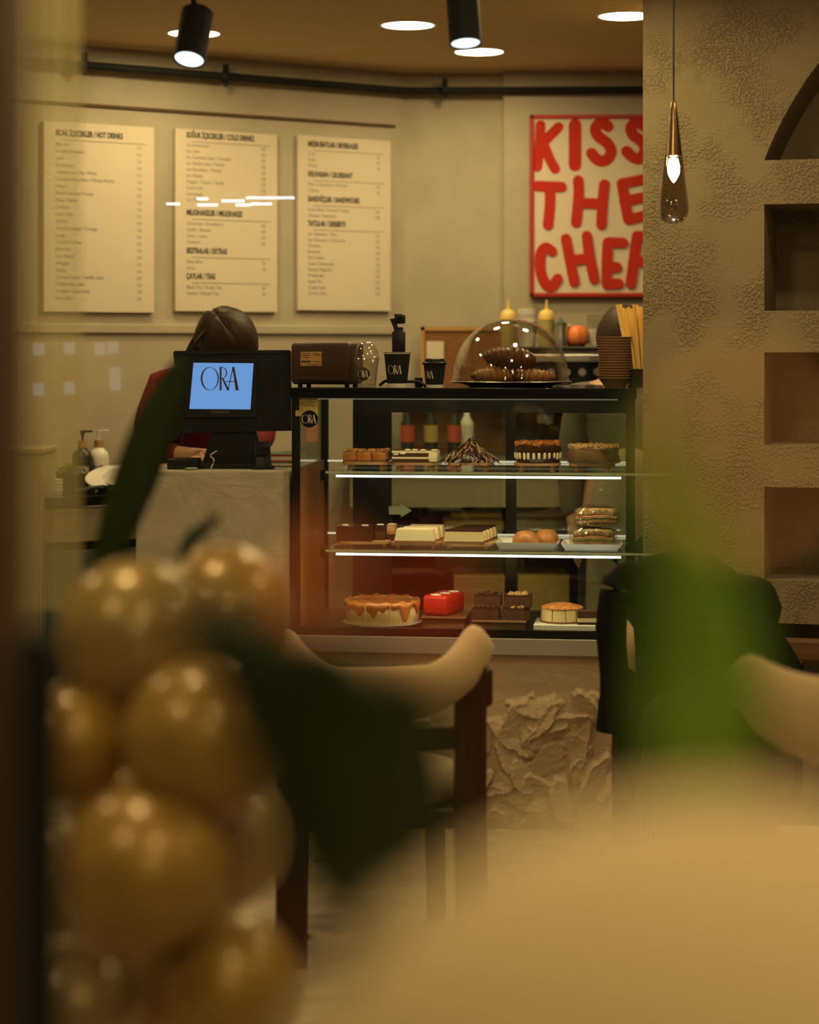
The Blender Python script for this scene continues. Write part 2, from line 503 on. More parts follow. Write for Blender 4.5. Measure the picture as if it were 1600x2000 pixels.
# ------------------------------------------------------------------ downlights
def area(name, loc, size, power, col, parent=None, rot=(0, 0, 0), spread=PI, shape='DISK'):
    l = bpy.data.lights.new(name, 'AREA'); l.shape = shape; l.size = size; l.energy = power; l.color = col; l.spread = spread
    o = link(name, l); o.location = loc; o.rotation_euler = rot
    if parent: o.parent = parent
    return o
dl = []
for px, py in ((797, 48), (936, 100), (1222, 30), (379, 64)):
    Y = (CEIL - H) * F / (HY - py); dl.append(((px - CX) / F * Y, Y))
inview = len(dl)
dl += [(.48, 6.02), (-1.5, 6.3), (1.25, 5.4), (-1.9, 4.4), (0.3, 4.6), (-.6, 2.9), (1.5, 3.2), (.35, 1.25), (-1.2, 1.5), (2.1, 1.6)]  # out-of-view lamps, added to rake the relief and light the seating
dlabels = ['round recessed downlight behind the left spotlight', '', '']
labs = ['round recessed ceiling downlight left of the right spotlight', 'round recessed ceiling downlight just right of and behind the right spotlight',
        'round recessed ceiling downlight cut by the niche wall', 'round recessed ceiling downlight hidden behind the left spotlight']
power = [20, 20, 22, 18] + [20, 20, 14, 20, 20, 24, 20, 18, 20, 14]
for i, (x, y) in enumerate(dl):
    t = thing('downlight', labs[i] if i < 4 else 'round recessed ceiling downlight ' + ('just before the pastry case', 'above the counter at the left wall', 'before the niche wall', 'far left above the seating', 'above the middle chair', 'above the balloon column', 'right of the seating area', 'above the green plants', 'left beside the window', 'at the right end of the window')[i - 4], 'ceiling light', (x, y, CEIL), 0, 'round ceiling downlights')
    b = B(); lathe(b, [(.093, -.0005), (.105, -.0005), (.103, -.004), (.094, -.004), (.093, -.0005)], seg=40, cap=False); obj('rim', b, M['ceramic'], t)
    b = B(); lathe(b, [(.0, -.004), (.093, -.004), (.093, -.001), (0, -.001)], seg=40); obj('diffuser', b, M['down'], t)
    area('lamp_light', (0, 0, -.012), .17, power[i] * K, WARM, t, (0, 0, 0))

# track spotlights
def spotlight(px, py_top, py_bot, Y, label, tilt, roll, r=.044):
    p = P(px, (py_top + py_bot) / 2, Y)
    t = thing('spotlight', label, 'ceiling light', (p.x, p.y, CEIL), 0, 'black ceiling spotlights')
    R = Matrix.Rotation(roll, 4, 'Y') @ Matrix.Rotation(tilt, 4, 'X')
    L = .155; c = Vector((0, 0, p.z - CEIL))
    b = B(); tmp = bmesh.new(); lathe(tmp, [(.038, .5 * L), (r, .5 * L - .006), (r, -.5 * L), (r - .005, -.5 * L), (r - .006, -.5 * L + .012), (0.0, -.5 * L + .012)], seg=36)
    merge(b, tmp, Matrix.Translation(c) @ R); obj('housing', b, M['blackmatte'], t, True)
    b = B(); tmp = bmesh.new(); lathe(tmp, [(0, -.5 * L + .003), (r - .006, -.5 * L + .003), (r - .006, -.5 * L + .006), (0, -.5 * L + .006)], seg=32)
    merge(b, tmp, Matrix.Translation(c) @ R); obj('lens', b, M['spotl'], t)
    top = c + (R @ Vector((0, 0, .5 * L - .02)))
    b = B(); tube(b, [(0, 0, -.002), (0, 0, top.z + .04), top], .008, 10); obj('stem', b, M['blackmatte'], t)
    b = B(); lathe(b, [(.045, 0), (.045, -.02), (.04, -.024), (0, -.024)], seg=24); obj('mount', b, M['blackmatte'], t)
    l = bpy.data.lights.new('spot', 'SPOT'); l.energy = 40 * K; l.color = (1, .80, .50); l.spot_size = 1.1; l.spot_blend = .6; l.shadow_soft_size = .03
    lo = link('lamp_light', l); lo.parent = t; lo.location = c + (R @ Vector((0, 0, -.5 * L - .01))); lo.rotation_euler = R.to_euler()
    return t
spotlight(378, 18, 120, 5.5, 'black cylindrical ceiling spotlight tilted left, with bright white lens, the left one', -.42, .12)
spotlight(906, -30, 95, 5.5, 'black cylindrical ceiling spotlight left of the pendant, the right one', -.22, -.06)

# pipe with clamps along the wall
t = thing('wall_pipe', 'long thin black pipe running along the wall under the ceiling', 'pipe', (0, 0, 0))
pz = 2.605
b = B(); pa = LW(-60, .07); pb = LW(780, .07); pb2 = Vector((.02, 8.52, 0)); pc = Vector((2.2, 8.44, 0))
pts = [pa, pb - (pb - pa).normalized() * .03, pb2, pc]
tube(b, [Vector((q.x, q.y, pz)) for q in pts], .0155, 16); obj('pipe', b, M['blackmatte'], t, True)
for q in (LW(425, .07), Vector((P(869, 178, 8.47).x, 8.49, 0)), LW(150, .07)):
    b = B(); tube(b, [(q.x - .012, q.y, pz), (q.x + .012, q.y, pz)], .026, 16); box(b, (q.x, q.y, pz + .028), (.022, .02, .04)); box(b, (q.x, q.y, pz - .03), (.012, .012, .02))
    box(b, (q.x + .02, q.y + .04, pz + .0), (.014, .07, .014)); obj('clamp', b, M['blackmatte'], t)

# ------------------------------------------------------------------ menu boards
def menu(px0, px1, pt, pb_, label, heads):
    a = LW(px0, .012); c = LW(px1, .012); wd = (c - a).length
    zt = H - (pt - HY) / F * a.y; zb = H - (pb_ - HY) / F * a.y
    t = thing('menu_board', label, 'menu', (a.x, a.y, zb), PHI, 'white menu boards')
    hgt = zt - zb
    b = B(); box(b, (wd / 2, 0, hgt / 2), (wd, .018, hgt), bev=.002); obj('panel', b, M['white'], t)
    y = -.0095; mx = .105 * wd; h_items = []; s_items = []; lines = B()
    for k in heads:
        if k[0] == 'h':
            h_items.append((k[2], .030, mx, y, hgt * (1 - k[1]), .62, 'LEFT', .0012))
            box(lines, (wd / 2 + .02, y, hgt * (1 - k[1]) - .016), (wd * .77, .0008, .0028))
        else:
            s_items.append((k[2], .020, mx, y, hgt * (1 - k[1]), .85, 'LEFT', 0))
            s_items.append((k[3], .019, wd * .88, y, hgt * (1 - k[1]), .8, 'RIGHT', 0))
    for h in h_items: join_text('heading', [h], M['ink'], t)
    join_text('item_text', s_items, M['ink2'], t)
    lines.free()
    for k in heads:
        if k[0] == 'h': b = B(); box(b, (wd / 2 + .02, y, hgt * (1 - k[1]) - .016), (wd * .77, .0008, .0028)); obj('rule', b, M['ink2'], t)
    return t
def col(y0, dy, names, pr='90'):
    return [('i', y0 + dy * k, n, pr) for k, n in enumerate(names)]
m1 = [('h', .072, 'SICAK İÇECEKLER / HOT DRINKS')] + col(.125, .0368, ['Espresso', 'Double Espresso', 'Latte', 'Americano', 'Cappuccino / Flat White', 'Caramel Macchiato / White Mocha', 'Mocha', 'Salted Caramel Mocha', 'Filter Coffee', 'Cortado', 'Chai Latte', 'Matcha', 'Hot Chocolate / Orange', 'Lungo', 'Turkish Coffee', 'Ristretto', 'Con Panna', 'Affogato', 'Sahlep', 'Caramel Latte / Vanilla Latte', 'Toffee Nut Latte', 'Pumpkin Spice Latte', 'Extra Shot'], '110')
m2 = [('h', .045, 'SOĞUK İÇECEKLER / COLD DRINKS')] + col(.095, .0335, ['Ice Americano', 'Ice Latte', 'Ice Caramel Latte / Caramel', 'Ice Vanilla Latte / Vanilla', 'Ice Macchiato / Mocha', 'Ice Mocha', 'Frappe / Classic / Vanilla', 'Cool Lime', 'Lemonade', 'Ice Chai'], '120') \
    + [('h', .470, 'MILKSHAKELER / MILKSHAKES')] + col(.525, .034, ['Chocolate / Strawberry', 'Vanilla / Banana', 'Oreo / Lotus', 'Caramel'], '140') \
    + [('h', .680, 'EKSTRALAR / EXTRAS')] + col(.735, .034, ['Extra Shot', 'Syrup'], '20') \
    + [('h', .820, 'ÇAYLAR / TEAS')] + col(.875, .034, ['Black Tea / Green Tea', 'Herbal / Winter Tea'], '60')
m3 = [('h', .060, 'MEŞRUBATLAR / BEVERAGES')] + col(.11, .034, ['Cola', 'Soda', 'Water'], '50') + [('h', .232, 'KRUVASAN / CROISSANT')] + col(.285, .034, ['Plain / Chocolate / Almond', 'Cheese'], '95') \
    + [('h', .375, 'SANDVİÇLER / SANDWICHES')] + col(.43, .034, ['Roast Beef / Smoked Turkey', 'Cheese / Vegetable'], '180') + [('h', .515, 'TATLILAR / DESSERTS')] \
    + col(.57, .034, ['San Sebastian / Plain', 'San Sebastian / Chocolate', 'Tiramisu', 'Brownie', 'Red Velvet', 'Lotus Cheesecake', 'Banana Magnolia', 'Profiterole', 'Apple Pie', 'Crepe Cake', 'Carrot Cake'], '150')
menu(81, 297, 236, 609, 'white menu board on the wall, left of three, headed hot drinks', m1)
menu(338, 537, 251, 608, 'white menu board on the wall, middle of three, headed cold drinks', m2)
menu(577, 758, 264, 606, 'white menu board on the wall, right of three, above the brown printer', m3)

# ------------------------------------------------------------------ poster
S = 8.5 / F
t = thing('poster', 'framed cream poster with fat red hand-drawn letters, cut off by the niche wall', 'poster', (P(1035, 580, 8.51).x, 8.515, P(1035, 580, 8.51).z), 0)
PW, PH = 300 * S, 356 * S
b = B(); box(b, (PW / 2, 0, PH / 2), (PW, .012, PH)); obj('print', b, M['white'], t)
b = B(); f = 8 * S
for c, s in (((PW / 2, 0, f / 2), (PW, .03, f)), ((PW / 2, 0, PH - f / 2), (PW, .03, f)), ((f / 2, 0, PH / 2), (f, .03, PH)), ((PW - f / 2, 0, PH / 2), (f, .03, PH))): box(b, c, s, bev=.003)
obj('frame', b, M['redframe'], t)
LC = [0]
def LT(strokes, wpx):
    for st in strokes:
        q = [((x - 1037) * S, (580 - y) * S) for x, y in st]
        if len(st) > 2: q = [tuple(v) for v in smoothline([Vector((x, y, 0)) for x, y in q], 5)]
        for qa, qb in zip(q, q[1:]):
            LC[0] += 1; dy = LC[0] * 4e-5
            stroke2(lb, [(qa[0], qa[1]), (qb[0], qb[1])], wpx * S, -.0066 - dy, -.006)
lb = B()
G = lambda pts: [(1020 + x * .19, 210 + y * .19) for x, y in pts]
ltr = [
 [(200, 180), (190, 400), (165, 610)], [(385, 200), (225, 360)], [(225, 360), (290, 520), (350, 630)],            # K
 [(555, 180), (555, 590)],                                                                                          # I
 [(895, 195), (830, 150), (765, 210), (790, 290), (890, 370), (925, 460), (870, 540), (790, 540), (725, 470)],      # S
 [(1260, 190), (1190, 150), (1130, 200), (1150, 280), (1240, 350), (1275, 440), (1220, 520), (1150, 510), (1085, 450)],
 [(1370, 190), (1330, 600)], [(1540, 180), (1350, 400)],
]
LT([G(s) for s in ltr[:1]], 20); LT([G(s) for s in ltr[1:3]], 20); LT([G(s) for s in ltr[3:4]], 25); LT([G(s) for s in ltr[4:6]], 22)
LT([G(s) for s in [
 [(165, 805), (415, 815)], [(295, 820), (295, 1000), (275, 1205)],
 [(585, 750), (590, 900), (565, 1180)], [(855, 790), (835, 1000), (825, 1205)], [(590, 980), (835, 990)],
 [(1035, 780), (1065, 960), (1100, 1150)], [(1035, 780), (1330, 725)], [(1060, 960), (1300, 915)], [(1100, 1150), (1390, 1085)],
]], 20.5)
LT([G(s) for s in [
 [(315, 1475), (250, 1440), (200, 1510), (200, 1680), (245, 1800), (310, 1840), (375, 1760)],
 [(460, 1350), (500, 1560), (545, 1790)], [(675, 1320), (700, 1520), (750, 1760)], [(510, 1570), (710, 1550)],
 [(890, 1385), (1045, 1390)], [(890, 1385), (880, 1600), (880, 1815)], [(885, 1640), (980, 1640)], [(880, 1815), (1000, 1810)],
 [(1190, 1320), (1160, 1550), (1125, 1810)], [(1190, 1320), (1390, 1340)], [(1165, 1580), (1340, 1590)],
]], 20.5)
obj('lettering', lb, M['red'], t)

# ------------------------------------------------------------------ counters
# left plaster block
bx0 = P(265, 920, 6.62); bx1 = P(567, 920, 6.62); BT = 1.139
b = B(); box(b, ((bx0.x + bx1.x) / 2, 6.62 + .21, BT / 2), (bx1.x - bx0.x, .42, BT), bev=.006); 
o = obj('plaster_counter', b, M['plaster'], smooth=False); tag(o, 'grey trowelled plaster counter block left of the display case, till on top', 'counter')

# relief base under the case
def relief():
    W, Ht = 1.13, .553
    nx, ny = 330, 140
    rnd = random.Random(5)
    ds = []
    seeds = [(.73, .34, 60, .16, .075), (.70, .245, 115, .13, .07), (.83, .22, 40, .15, .085), (.80, .35, 50, .17, .065), (.93, .28, 80, .16, .06), (.66, .14, 20, .14, .06),
             (.77, .12, 70, .14, .07), (.88, .10, 100, .13, .07), (.98, .16, 60, .15, .06), (.95, .4, 130, .12, .05), (.62, .3, 100, .14, .06)]
    for s in seeds: ds.append(s)
    for _ in range(46): ds.append((rnd.uniform(0, W), rnd.uniform(.02, .40), rnd.uniform(0, 180), rnd.uniform(.08, .17), rnd.uniform(.035, .075)))
    ds = [(a, b_, c, l * 1.15, w_ * 1.25) for a, b_, c, l, w_ in ds]
    pr = []
    for (cx, cz_, an, l, w_) in ds:
        a = math.radians(an); pr.append((cx, cz_, math.cos(a), math.sin(a), l / 2, w_ / 2, rnd.uniform(.018, .046), rnd.choice((-1, 1)), rnd.uniform(0, 50)))
    b = B(); R = []
    for j in range(ny + 1):
        row = []
        z = Ht * j / ny
        for i in range(nx + 1):
            x = W * i / nx; h = .006 * mnoise.noise((x * 7, z * 7, 0)) + .0018 * mnoise.noise((x * 40, z * 40, 3))
            for (cx, cz_, ca, sa, l, w_, ht, sg, sd) in pr:
                dx, dz = x - cx, z - cz_
                if abs(dx) > .12 or abs(dz) > .12: continue
                u = (dx * ca + dz * sa) / l; v = (-dx * sa + dz * ca) / w_
                wob = .38 * mnoise.noise((x * 16 + sd, z * 16, sd)) + .12 * mnoise.noise((x * 60, z * 60, sd))
                d = math.sqrt(u * u + v * v) + wob
                if d < 1:
                    e = ht * (.15 + .85 * (.5 + .5 * sg * v)) * min(1, (1 - d) * 5)
                    e += .003 * mnoise.noise((u * 3 + sd, v * 9, sd)) + .0018 * mnoise.noise((x * 90, z * 90, sd))
                    if d > .8 and sg * v > 0: e += .004
                    h = max(h, e)
            fade = min(1, z / .03, (Ht - z) / .05)
            row.append(b.verts.new((x, -.001 - h * max(fade, 0), z)))
        R.append(row)
    for j in range(ny):
        for i in range(nx): b.faces.new((R[j][i], R[j][i + 1], R[j + 1][i + 1], R[j + 1][i]))
    # body behind
    box(b, (W / 2, .28, Ht / 2), (W, .555, Ht))
    return b
t = thing('counter_base', 'rough plaster counter base with thick trowelled relief below the pastry case', 'counter', CP(-.005, .03, 0), -TH)
obj('relief_block', relief(), M['relief'], t, 'full')

# left service counter with drawer
t = thing('back_counter', 'cream cabinet with dark worktop at the far left, soap bottles on it', 'cabinet', LW(235, .02), PHI)
t.location.z = 0
b = B(); box(b, (-1.02, -.26, .995), (1.8, .53, .035), bev=.004); obj('worktop', b, M['blackgloss'], t)
b = B(); box(b, (-1.02, -.25, .45), (1.76, .48, .9)); obj('carcass', b, M['blackmatte'], t)
for k in range(3):
    b = B(); box(b, (-.42 - .59 * k, -.5, .91), (.57, .02, .12), bev=.003); obj('drawer', b, M['creamcab'], t)
    b = B(); box(b, (-.42 - .59 * k, -.5, .42), (.57, .02, .80), bev=.003); obj('door', b, M['teal'], t)
# low block nearer with cup tower
t = thing('side_cabinet', 'low pale cabinet at the far left edge, tall bright end panel', 'cabinet', P(60, 900, 7.15) * 1, 0)
t.location = (P(45, 0, 7.15).x, 7.12, 0)
b = B(); box(b, (0, .12, .585), (.15, .30, 1.17), bev=.004); obj('carcass', b, M['creamcab'], t)
b = B(); box(b, (0, .12, 1.178), (.17, .32, .016), bev=.003); obj('top', b, M['creamcab'], t)
b = B(); box(b, (0, -.034, .60), (.13, .012, 1.0), bev=.003); obj('door', b, M['creamcab'], t)

def pump_bottle(p, body, pump, label, txt, ink):
    t = thing('pump_bottle', label, 'bottle', p, 0, 'pump bottles on the left worktop')
    b = B(); lathe(b, [(0, 0), (.036, 0), (.038, .004), (.038, .115), (.034, .132), (.02, .146), (.016, .150), (.016, .155), (0, .155)], seg=32); obj('body', b, body, t, True)
    b = B(); lathe(b, [(0, .152), (.018, .152), (.018, .178), (0, .178)], seg=24); obj('collar', b, M['board'], t, True)
    b = B(); lathe(b, [(.005, .176), (.005, .195), (.011, .212), (.011, .216), (0, .216)], seg=16); box(b, (.018, 0, .213), (.04, .009, .007), bev=.002); obj('pump', b, pump, t, True)
    bm = B(); o = text('t', txt, .030, ink, None, (0, 0, 0), (0, 0, 0), 1, 'CENTER', .0002, .0004)
    tt = bmesh.new(); tt.from_mesh(o.data); bpy.data.objects.remove(o)
    for v in tt.verts:
        a = v.co.x * .55 / .038
        v.co = Vector((.0386 * math.sin(a), -.0386 * math.cos(a) - v.co.z, .058 + v.co.y * 1.3))
    merge(bm, tt); obj('lettering', bm, ink, t)
    return t
wt = 1.0125
def onwt(px, Y): return Vector(((px - CX) / F * Y, Y, wt))
pump_bottle(onwt(161, 7.62), M['amberglass'], M['black'], 'dark pump bottle lettered lotion on the left worktop', 'LOTION', M['silver_ink'])
pump_bottle(onwt(193, 7.68), M['ceramic'], M['ceramic'], 'white pump bottle lettered soap, beside the dark bottle', 'SOAP', M['ink'])
# plates
def plate(loc, r, rx=0, ry=0, label='', m=None):
    o = B(); lathe(o, [(0, 0), (r * .55, 0), (r * .62, .004), (r, .018), (r, .022), (r * .6, .009), (0, .006)], seg=40)
    o = obj('plate', o, m or M['ceramic'], None, True); o.location = loc; o.rotation_euler = (rx, ry, 0)
    tag(o, label, 'plate', 'plates on the left worktop'); return o
pl = onwt(217, 7.48)
plate(pl + Vector((0, .02, .0)), .085, 0, 0, 'white plate lying at the bottom of the plate pile')
plate(pl + Vector((-.012, .05, .034)), .088, .38, -.08, 'large white plate leaning at the top of the plate pile')
o = B(); lathe(o, [(0, 0), (.03, 0), (.055, .03), (.058, .034), (.052, .03), (.028, .006), (0, .006)], seg=32)
o = obj('bowl', o, M['ceramic'], None, True, loc=pl + Vector((.03, -.035, .026))); o.rotation_euler = (.5, .1, 0); tag(o, 'small white bowl in front of the leaning plate', 'bowl')
b = B(); R_ = []
for j in range(9):
    R_.append([Vector((-.09 + .18 * i / 14, -.05 + .1 * j / 8, .012 + .012 * mnoise.noise((i * .6, j * .7, 1)) + .01 * math.exp(-((i - 7) ** 2) / 12))) for i in range(15)])
rings(b, R_, False, False); bmesh.ops.solidify(b, geom=b.faces[:], thickness=.004)
o = obj('cloth', b, M['teal'], None, True, loc=onwt(196, 7.40)); tag(o, 'crumpled grey-green cloth on the left worktop by the plates', 'cloth')
for k in range(4):
    o = B(); lathe(o, [(0, 0), (.03, 0), (.033, .014), (.03, .012), (0, .004)], seg=24)
    o = obj('saucer', o, M['ceramic'], None, True, loc=onwt(105, 7.36) + Vector((0, 0, k * .0125)))
    tag(o, ['small white saucer at the bottom of the stack', 'small white saucer second from the bottom of the stack', 'small white saucer third in the stack', 'small white saucer on top of the stack'][k] + ' at far left', 'saucer', 'small saucers at the far left')
# dark herb tray
t = thing('herb_tray', 'dark tray of wilted greens left of the pump bottles', 'plant', onwt(122, 7.62), PHI)
b = B(); box(b, (0, 0, .03), (.13, .1, .06), bev=.006); obj('tray', b, M['blackmatte'], t)
b = B(); rr = random.Random(2)
for k in range(60):
    p = Vector((rr.uniform(-.06, .06), rr.uniform(-.04, .04), .055)); q = p + Vector((rr.uniform(-.04, .04), rr.uniform(-.03, .03), rr.uniform(.01, .045)))
    tube(b, [p, (p + q) / 2 + Vector((0, 0, .01)), q], [.002, .004, .0005], 5)
stuff(obj('greens', b, M['lettuce'], t))
b = B(); tube(b, [(-.07, -.02, .10), (-.03, -.03, .07), (.0, -.03, .055)], .004, 8); sphere(b, (-.075, -.02, .103), .012, (1, .6, 1)); 
o = obj('spoon', b, M['steel'], None, True, loc=onwt(118, 7.6) + Vector((0, 0, .012)), rz=0); tag(o, 'metal spoon sticking out of the herb tray at far left', 'spoon')

# ------------------------------------------------------------------ display case
case = thing('display_case', 'black framed glass pastry display case with two lit shelves', 'display case', CP(0, 0, 0), -TH)
AR = a_at(1230, 0) + .012
ZT, ZB = 1.408, .613
def cpart(name, bm, m, smooth=False, label=None):
    o = obj(name, bm, m, case, smooth)
    if label: o['label'] = label
    return o
b = B(); box(b, (AR / 2, .30, ZT - .017), (AR + .02, .62, .034), bev=.003); cpart('top_slab', b, M['blackgloss'])
pw = .024
for a_, b_ in ((pw / 2, .012), (AR - pw / 2, .012), (pw / 2, .59), (AR - pw / 2, .59)):
    b = B(); box(b, (a_, b_, (ZT - .034 + ZB) / 2), (pw, pw, ZT - .034 - ZB)); cpart('post', b, M['black'])
b = B(); box(b, (AR / 2, .012, ZB + .012), (AR, .024, .024)); box(b, (AR / 2, .31, ZB + .002), (AR, .6, .01)); cpart('base_frame', b, M['black'])
b = B(); box(b, (AR / 2, .30, ZB - .028), (AR + .02, .60, .054), bev=.003); cpart('grey_trim', b, M['alu'], label='pale grey metal trim below the glass')
b = B()
for k in (.32, .72): lathe(b, [(0, 0), (.005, 0), (.005, .002), (0, .002)], c=(0, 0, 0), seg=12)
b.free()
# front glass, side glass, wood side
b = B(); box(b, (AR / 2, .010, (ZT - .034 + ZB + .024) / 2), (AR - 2 * pw, .005, ZT - .034 - ZB - .024)); cpart('front_glass', b, M['glass'])
b = B(); box(b, (.006, .30, (ZT - .034 + 1.145) / 2), (.005, .55, ZT - .034 - 1.145)); cpart('left_glass', b, M['glass'])
b = B(); box(b, (AR - .006, .32, (ZT - .034 + ZB) / 2), (.005, .50, ZT - .04 - ZB)); cpart('right_glass', b, M['glass'])
b = B(); box(b, (.008, .30, (1.14 + ZB) / 2 + .005), (.010, .56, 1.14 - ZB)); cpart('side_panel', b, M['panelwood'], label='orange-brown wooden left side panel')
# shelves
Z1 = 1.139; Z2 = .887
for zs, nm in ((Z1, 'u'), (Z2, 'l')):
    b = B(); al = a_at(640, .035)
    box(b, ((al + AR - .03) / 2, .29, zs - .004), (AR - .03 - al, .50, .008)); cpart('shelf', b, M['glass'])
    b = B(); box(b, ((al + a_at(1308, .0)) / 2, -.004, zs - .003), (a_at(1308, 0) - al, .006, .007)); cpart('shelf_edge', b, M['glass_edge'], label='pale greenish front edge of the shelf')  # the length past the right post imitates a reflection of the shelf line
    b = B(); box(b, (a_at(657, .04) / 2 + a_at(1213, .03) / 2, .036, zs - .017), (a_at(1213, .03) - a_at(657, .04), .008, .0065)); cpart('led_strip', b, M['led'], label='bright white light strip under the shelf edge')
    b = B(); box(b, (a_at(632, .035), .036, zs - .014), (.018, .03, .034), bev=.003); cpart('bracket', b, M['black'])
    b = B(); box(b, ((.03 + AR - .03) / 2, .545, zs + .004), (AR - .06, .006, .006)); cpart('rear_strip', b, glow('rear_led', (1, .88, .62), .8), label='thin dim light strip at the back of the shelf')
    area('lamp_light', ((al + AR) / 2, .045, zs - .024), .95, 1.35, (1, .76, .42), case, (math.radians(25), 0, 0), PI, 'RECTANGLE')
    bpy.data.lights[-1].name
for l in bpy.data.lights:
    if l.shape == 'RECTANGLE' if l.type == 'AREA' else False: l.size_y = .01
l = area('lamp_light', (AR / 2, .05, ZT - .040), .95, 1.35, (1, .76, .42), case, (math.radians(25), 0, 0), PI, 'RECTANGLE'); l.data.size_y = .01
b = B(); box(b, (AR / 2, .03, ZT - .037), (AR - .1, .006, .003)); cpart('led_strip', b, glow('top_led', (1, .9, .7), .2), label='thin light strip under the top')
# rear sliding doors
yb = .575
def rear(px0, px1, z0, z1, name='rear_frame', d=.0):
    a0, a1 = a_at(px0, yb), a_at(px1, yb)
    b = B(); box(b, ((a0 + a1) / 2, yb + d, (z0 + z1) / 2), (a1 - a0, .018, z1 - z0)); cpart(name, b, M['black'])
zr = cz(806, .5, yb)
rear(690, 765, ZB + .02, ZT - .035, d=.0); rear(988, 1009, ZB + .02, zr); rear(765, 1240, zr, ZT - .035)
b = B(); box(b, (a_at(870, yb), yb + .004, (ZB + zr) / 2 + .01), (a_at(988, yb) - a_at(765, yb), .004, zr - ZB - .03)); cpart('rear_glass', b, M['glass'])
b = B(); box(b, (a_at(1120, yb), yb - .006, (ZB + zr) / 2 + .01), (a_at(1225, yb) - a_at(1009, yb), .004, zr - ZB - .03)); cpart('rear_glass', b, M['glass'])
# arrow sticker
ar = a_at(760, .56); az = cz(997, .3, .56); s = .00175
b = B(); prism(b, [(ar, az - 8 * s), (ar + 24 * s, az - 8 * s), (ar + 24 * s, az - 14 * s), (ar + 46 * s, az), (ar + 24 * s, az + 14 * s), (ar + 24 * s, az + 8 * s), (ar, az + 8 * s)], .5555, .557)
cpart('arrow_sticker', b, M['arrow'], label='pale green arrow sticker pointing right')
# note and round sticker on the front glass
a0 = a_at(599, -.0); z0 = cz(789, 0, 0)
b = B(); R_ = []
for j in range(7): R_.append([Vector((a0 - .036 + .072 * i / 6, .004 - .006 * (1 - j / 6) ** 2 * 1.0 - .0005, z0 - .039 + .078 * j / 6)) for i in range(7)])
rings(b, R_, False, False); bmesh.ops.solidify(b, geom=b.faces[:], thickness=.0006)
t = link('note', None); t.parent = None
bpy.data.objects.remove(t)
o = obj('sticky_note', b, M['postit'], None, loc=CP(0, -.0, 0), rz=-TH); tag(o, 'yellow handwritten sticky note on the upper left of the case glass', 'note')
b = B()
for st in ([(-.022, .018), (-.005, .020), (.012, .017), (.02, .02)], [(-.024, .006), (-.010, -.004), (.006, -.002), (.022, .008), (.012, .010), (-.008, .008), (-.024, .006)], [(-.028, -.02), (-.018, -.012), (-.012, -.022), (-.028, -.022)], [(.012, -.002), (.026, -.006)]):
    stroke2(b, [(a0 + x, z0 + z) for x, z in st], .0011, -.0045, -.0036, 3)
k = obj('handwriting', b, M['ink'], o)
t = thing('round_sticker', 'round black sticker with thin white letters under the yellow note', 'sticker', CP(a_at(605, 0), -.001, cz(818, 0, 0)), -TH)
b = B(); tmp = bmesh.new(); lathe(tmp, [(0, 0), (.028, 0), (.028, .0008), (0, .0008)], seg=40); merge(b, tmp, Matrix.Translation((0, -.006, 0)) @ Matrix.Rotation(PI / 2, 4, 'X')); obj('disc', b, M['black'], t)
b = B(); ora_mesh(b, .046, 0, 0, -.0072); obj('logo', b, M['silver_ink'], t)

# ------------------------------------------------------------------ pastries
def shelf_pt(px, b_, z): return CP(a_at(px, b_), b_, z)
def slab_board(px, b_, z, w_, d, label, rz=0, feet=True, hgt=.022, oval=True):
    t = thing('cake_stand', label, 'cake stand', shelf_pt(px, b_, z), -TH + rz, 'wooden cake boards in the case')
    b = B(); n = 36; pts = []
    for i in range(n):
        a = 2 * PI * i / n; e = .55 if oval else 1
        c, s_ = math.cos(a), math.sin(a)
        pts.append((w_ / 2 * math.copysign(abs(c) ** e, c), d / 2 * math.copysign(abs(s_) ** e, s_)))
    flatz(b, pts, hgt - .008, hgt)
    b2 = b
    obj('board', b2, M['board'], t)
    if feet:
        for sx, sy in ((-1, -1), (1, -1), (-1, 1), (1, 1)):
            b = B(); lathe(b, [(.0, 0), (.007, .0), (.009, .005), (.006, .009), (.006, hgt - .0081), (0, hgt - .0081)], c=(sx * w_ * .33, sy * d * .3, 0), seg=16); obj('foot', b, M['board'], t, True)
    return t
def bits(b, w_, d, z, n, size, rr, round_=False, hz=.5):
    for _ in range(n):
        x, y = rr.uniform(-.5, .5), rr.uniform(-.5, .5)
        if round_ and x * x + y * y > .24: continue
        R = Matrix.Rotation(rr.uniform(0, 6), 4, Vector((rr.random(), rr.random(), rr.random())))
        box(b, (x * w_, y * d, z + rr.uniform(0, size * hz)), (size * rr.uniform(.5, 1.4), size * rr.uniform(.4, 1), size * rr.uniform(.3, .8)), R)
    return b
def layered(name, label, cat, loc, rz, w_, d, layers, group=None, top=None, taper=0.0):
    """stacked layers; layers=[(part, height, material)]"""
    t = thing(name, label, cat, loc, rz, group); z = 0; tot = sum(l[1] for l in layers)
    for nm, h, m in layers:
        b = B(); tmp = bmesh.new(); bmesh.ops.create_cube(tmp, size=1)
        for v in tmp.verts:
            zz = z + (v.co.z + .5) * h; k = 1 - taper * zz / tot
            v.co = Vector((v.co.x * w_ * k, v.co.y * d * k, zz))
        bmesh.ops.subdivide_edges(tmp, edges=tmp.edges[:], cuts=2, use_grid_fill=True)
        for v in tmp.verts:
            q = v.co * 60; v.co += Vector((mnoise.noise(q), mnoise.noise(q + Vector((9, 0, 0))), 0)) * .0014
        merge(b, tmp); obj(nm, b, m, t, True); z += h
    if top: top(t, z)
    return t
rr = random.Random(7)
ST = .0225   # board height
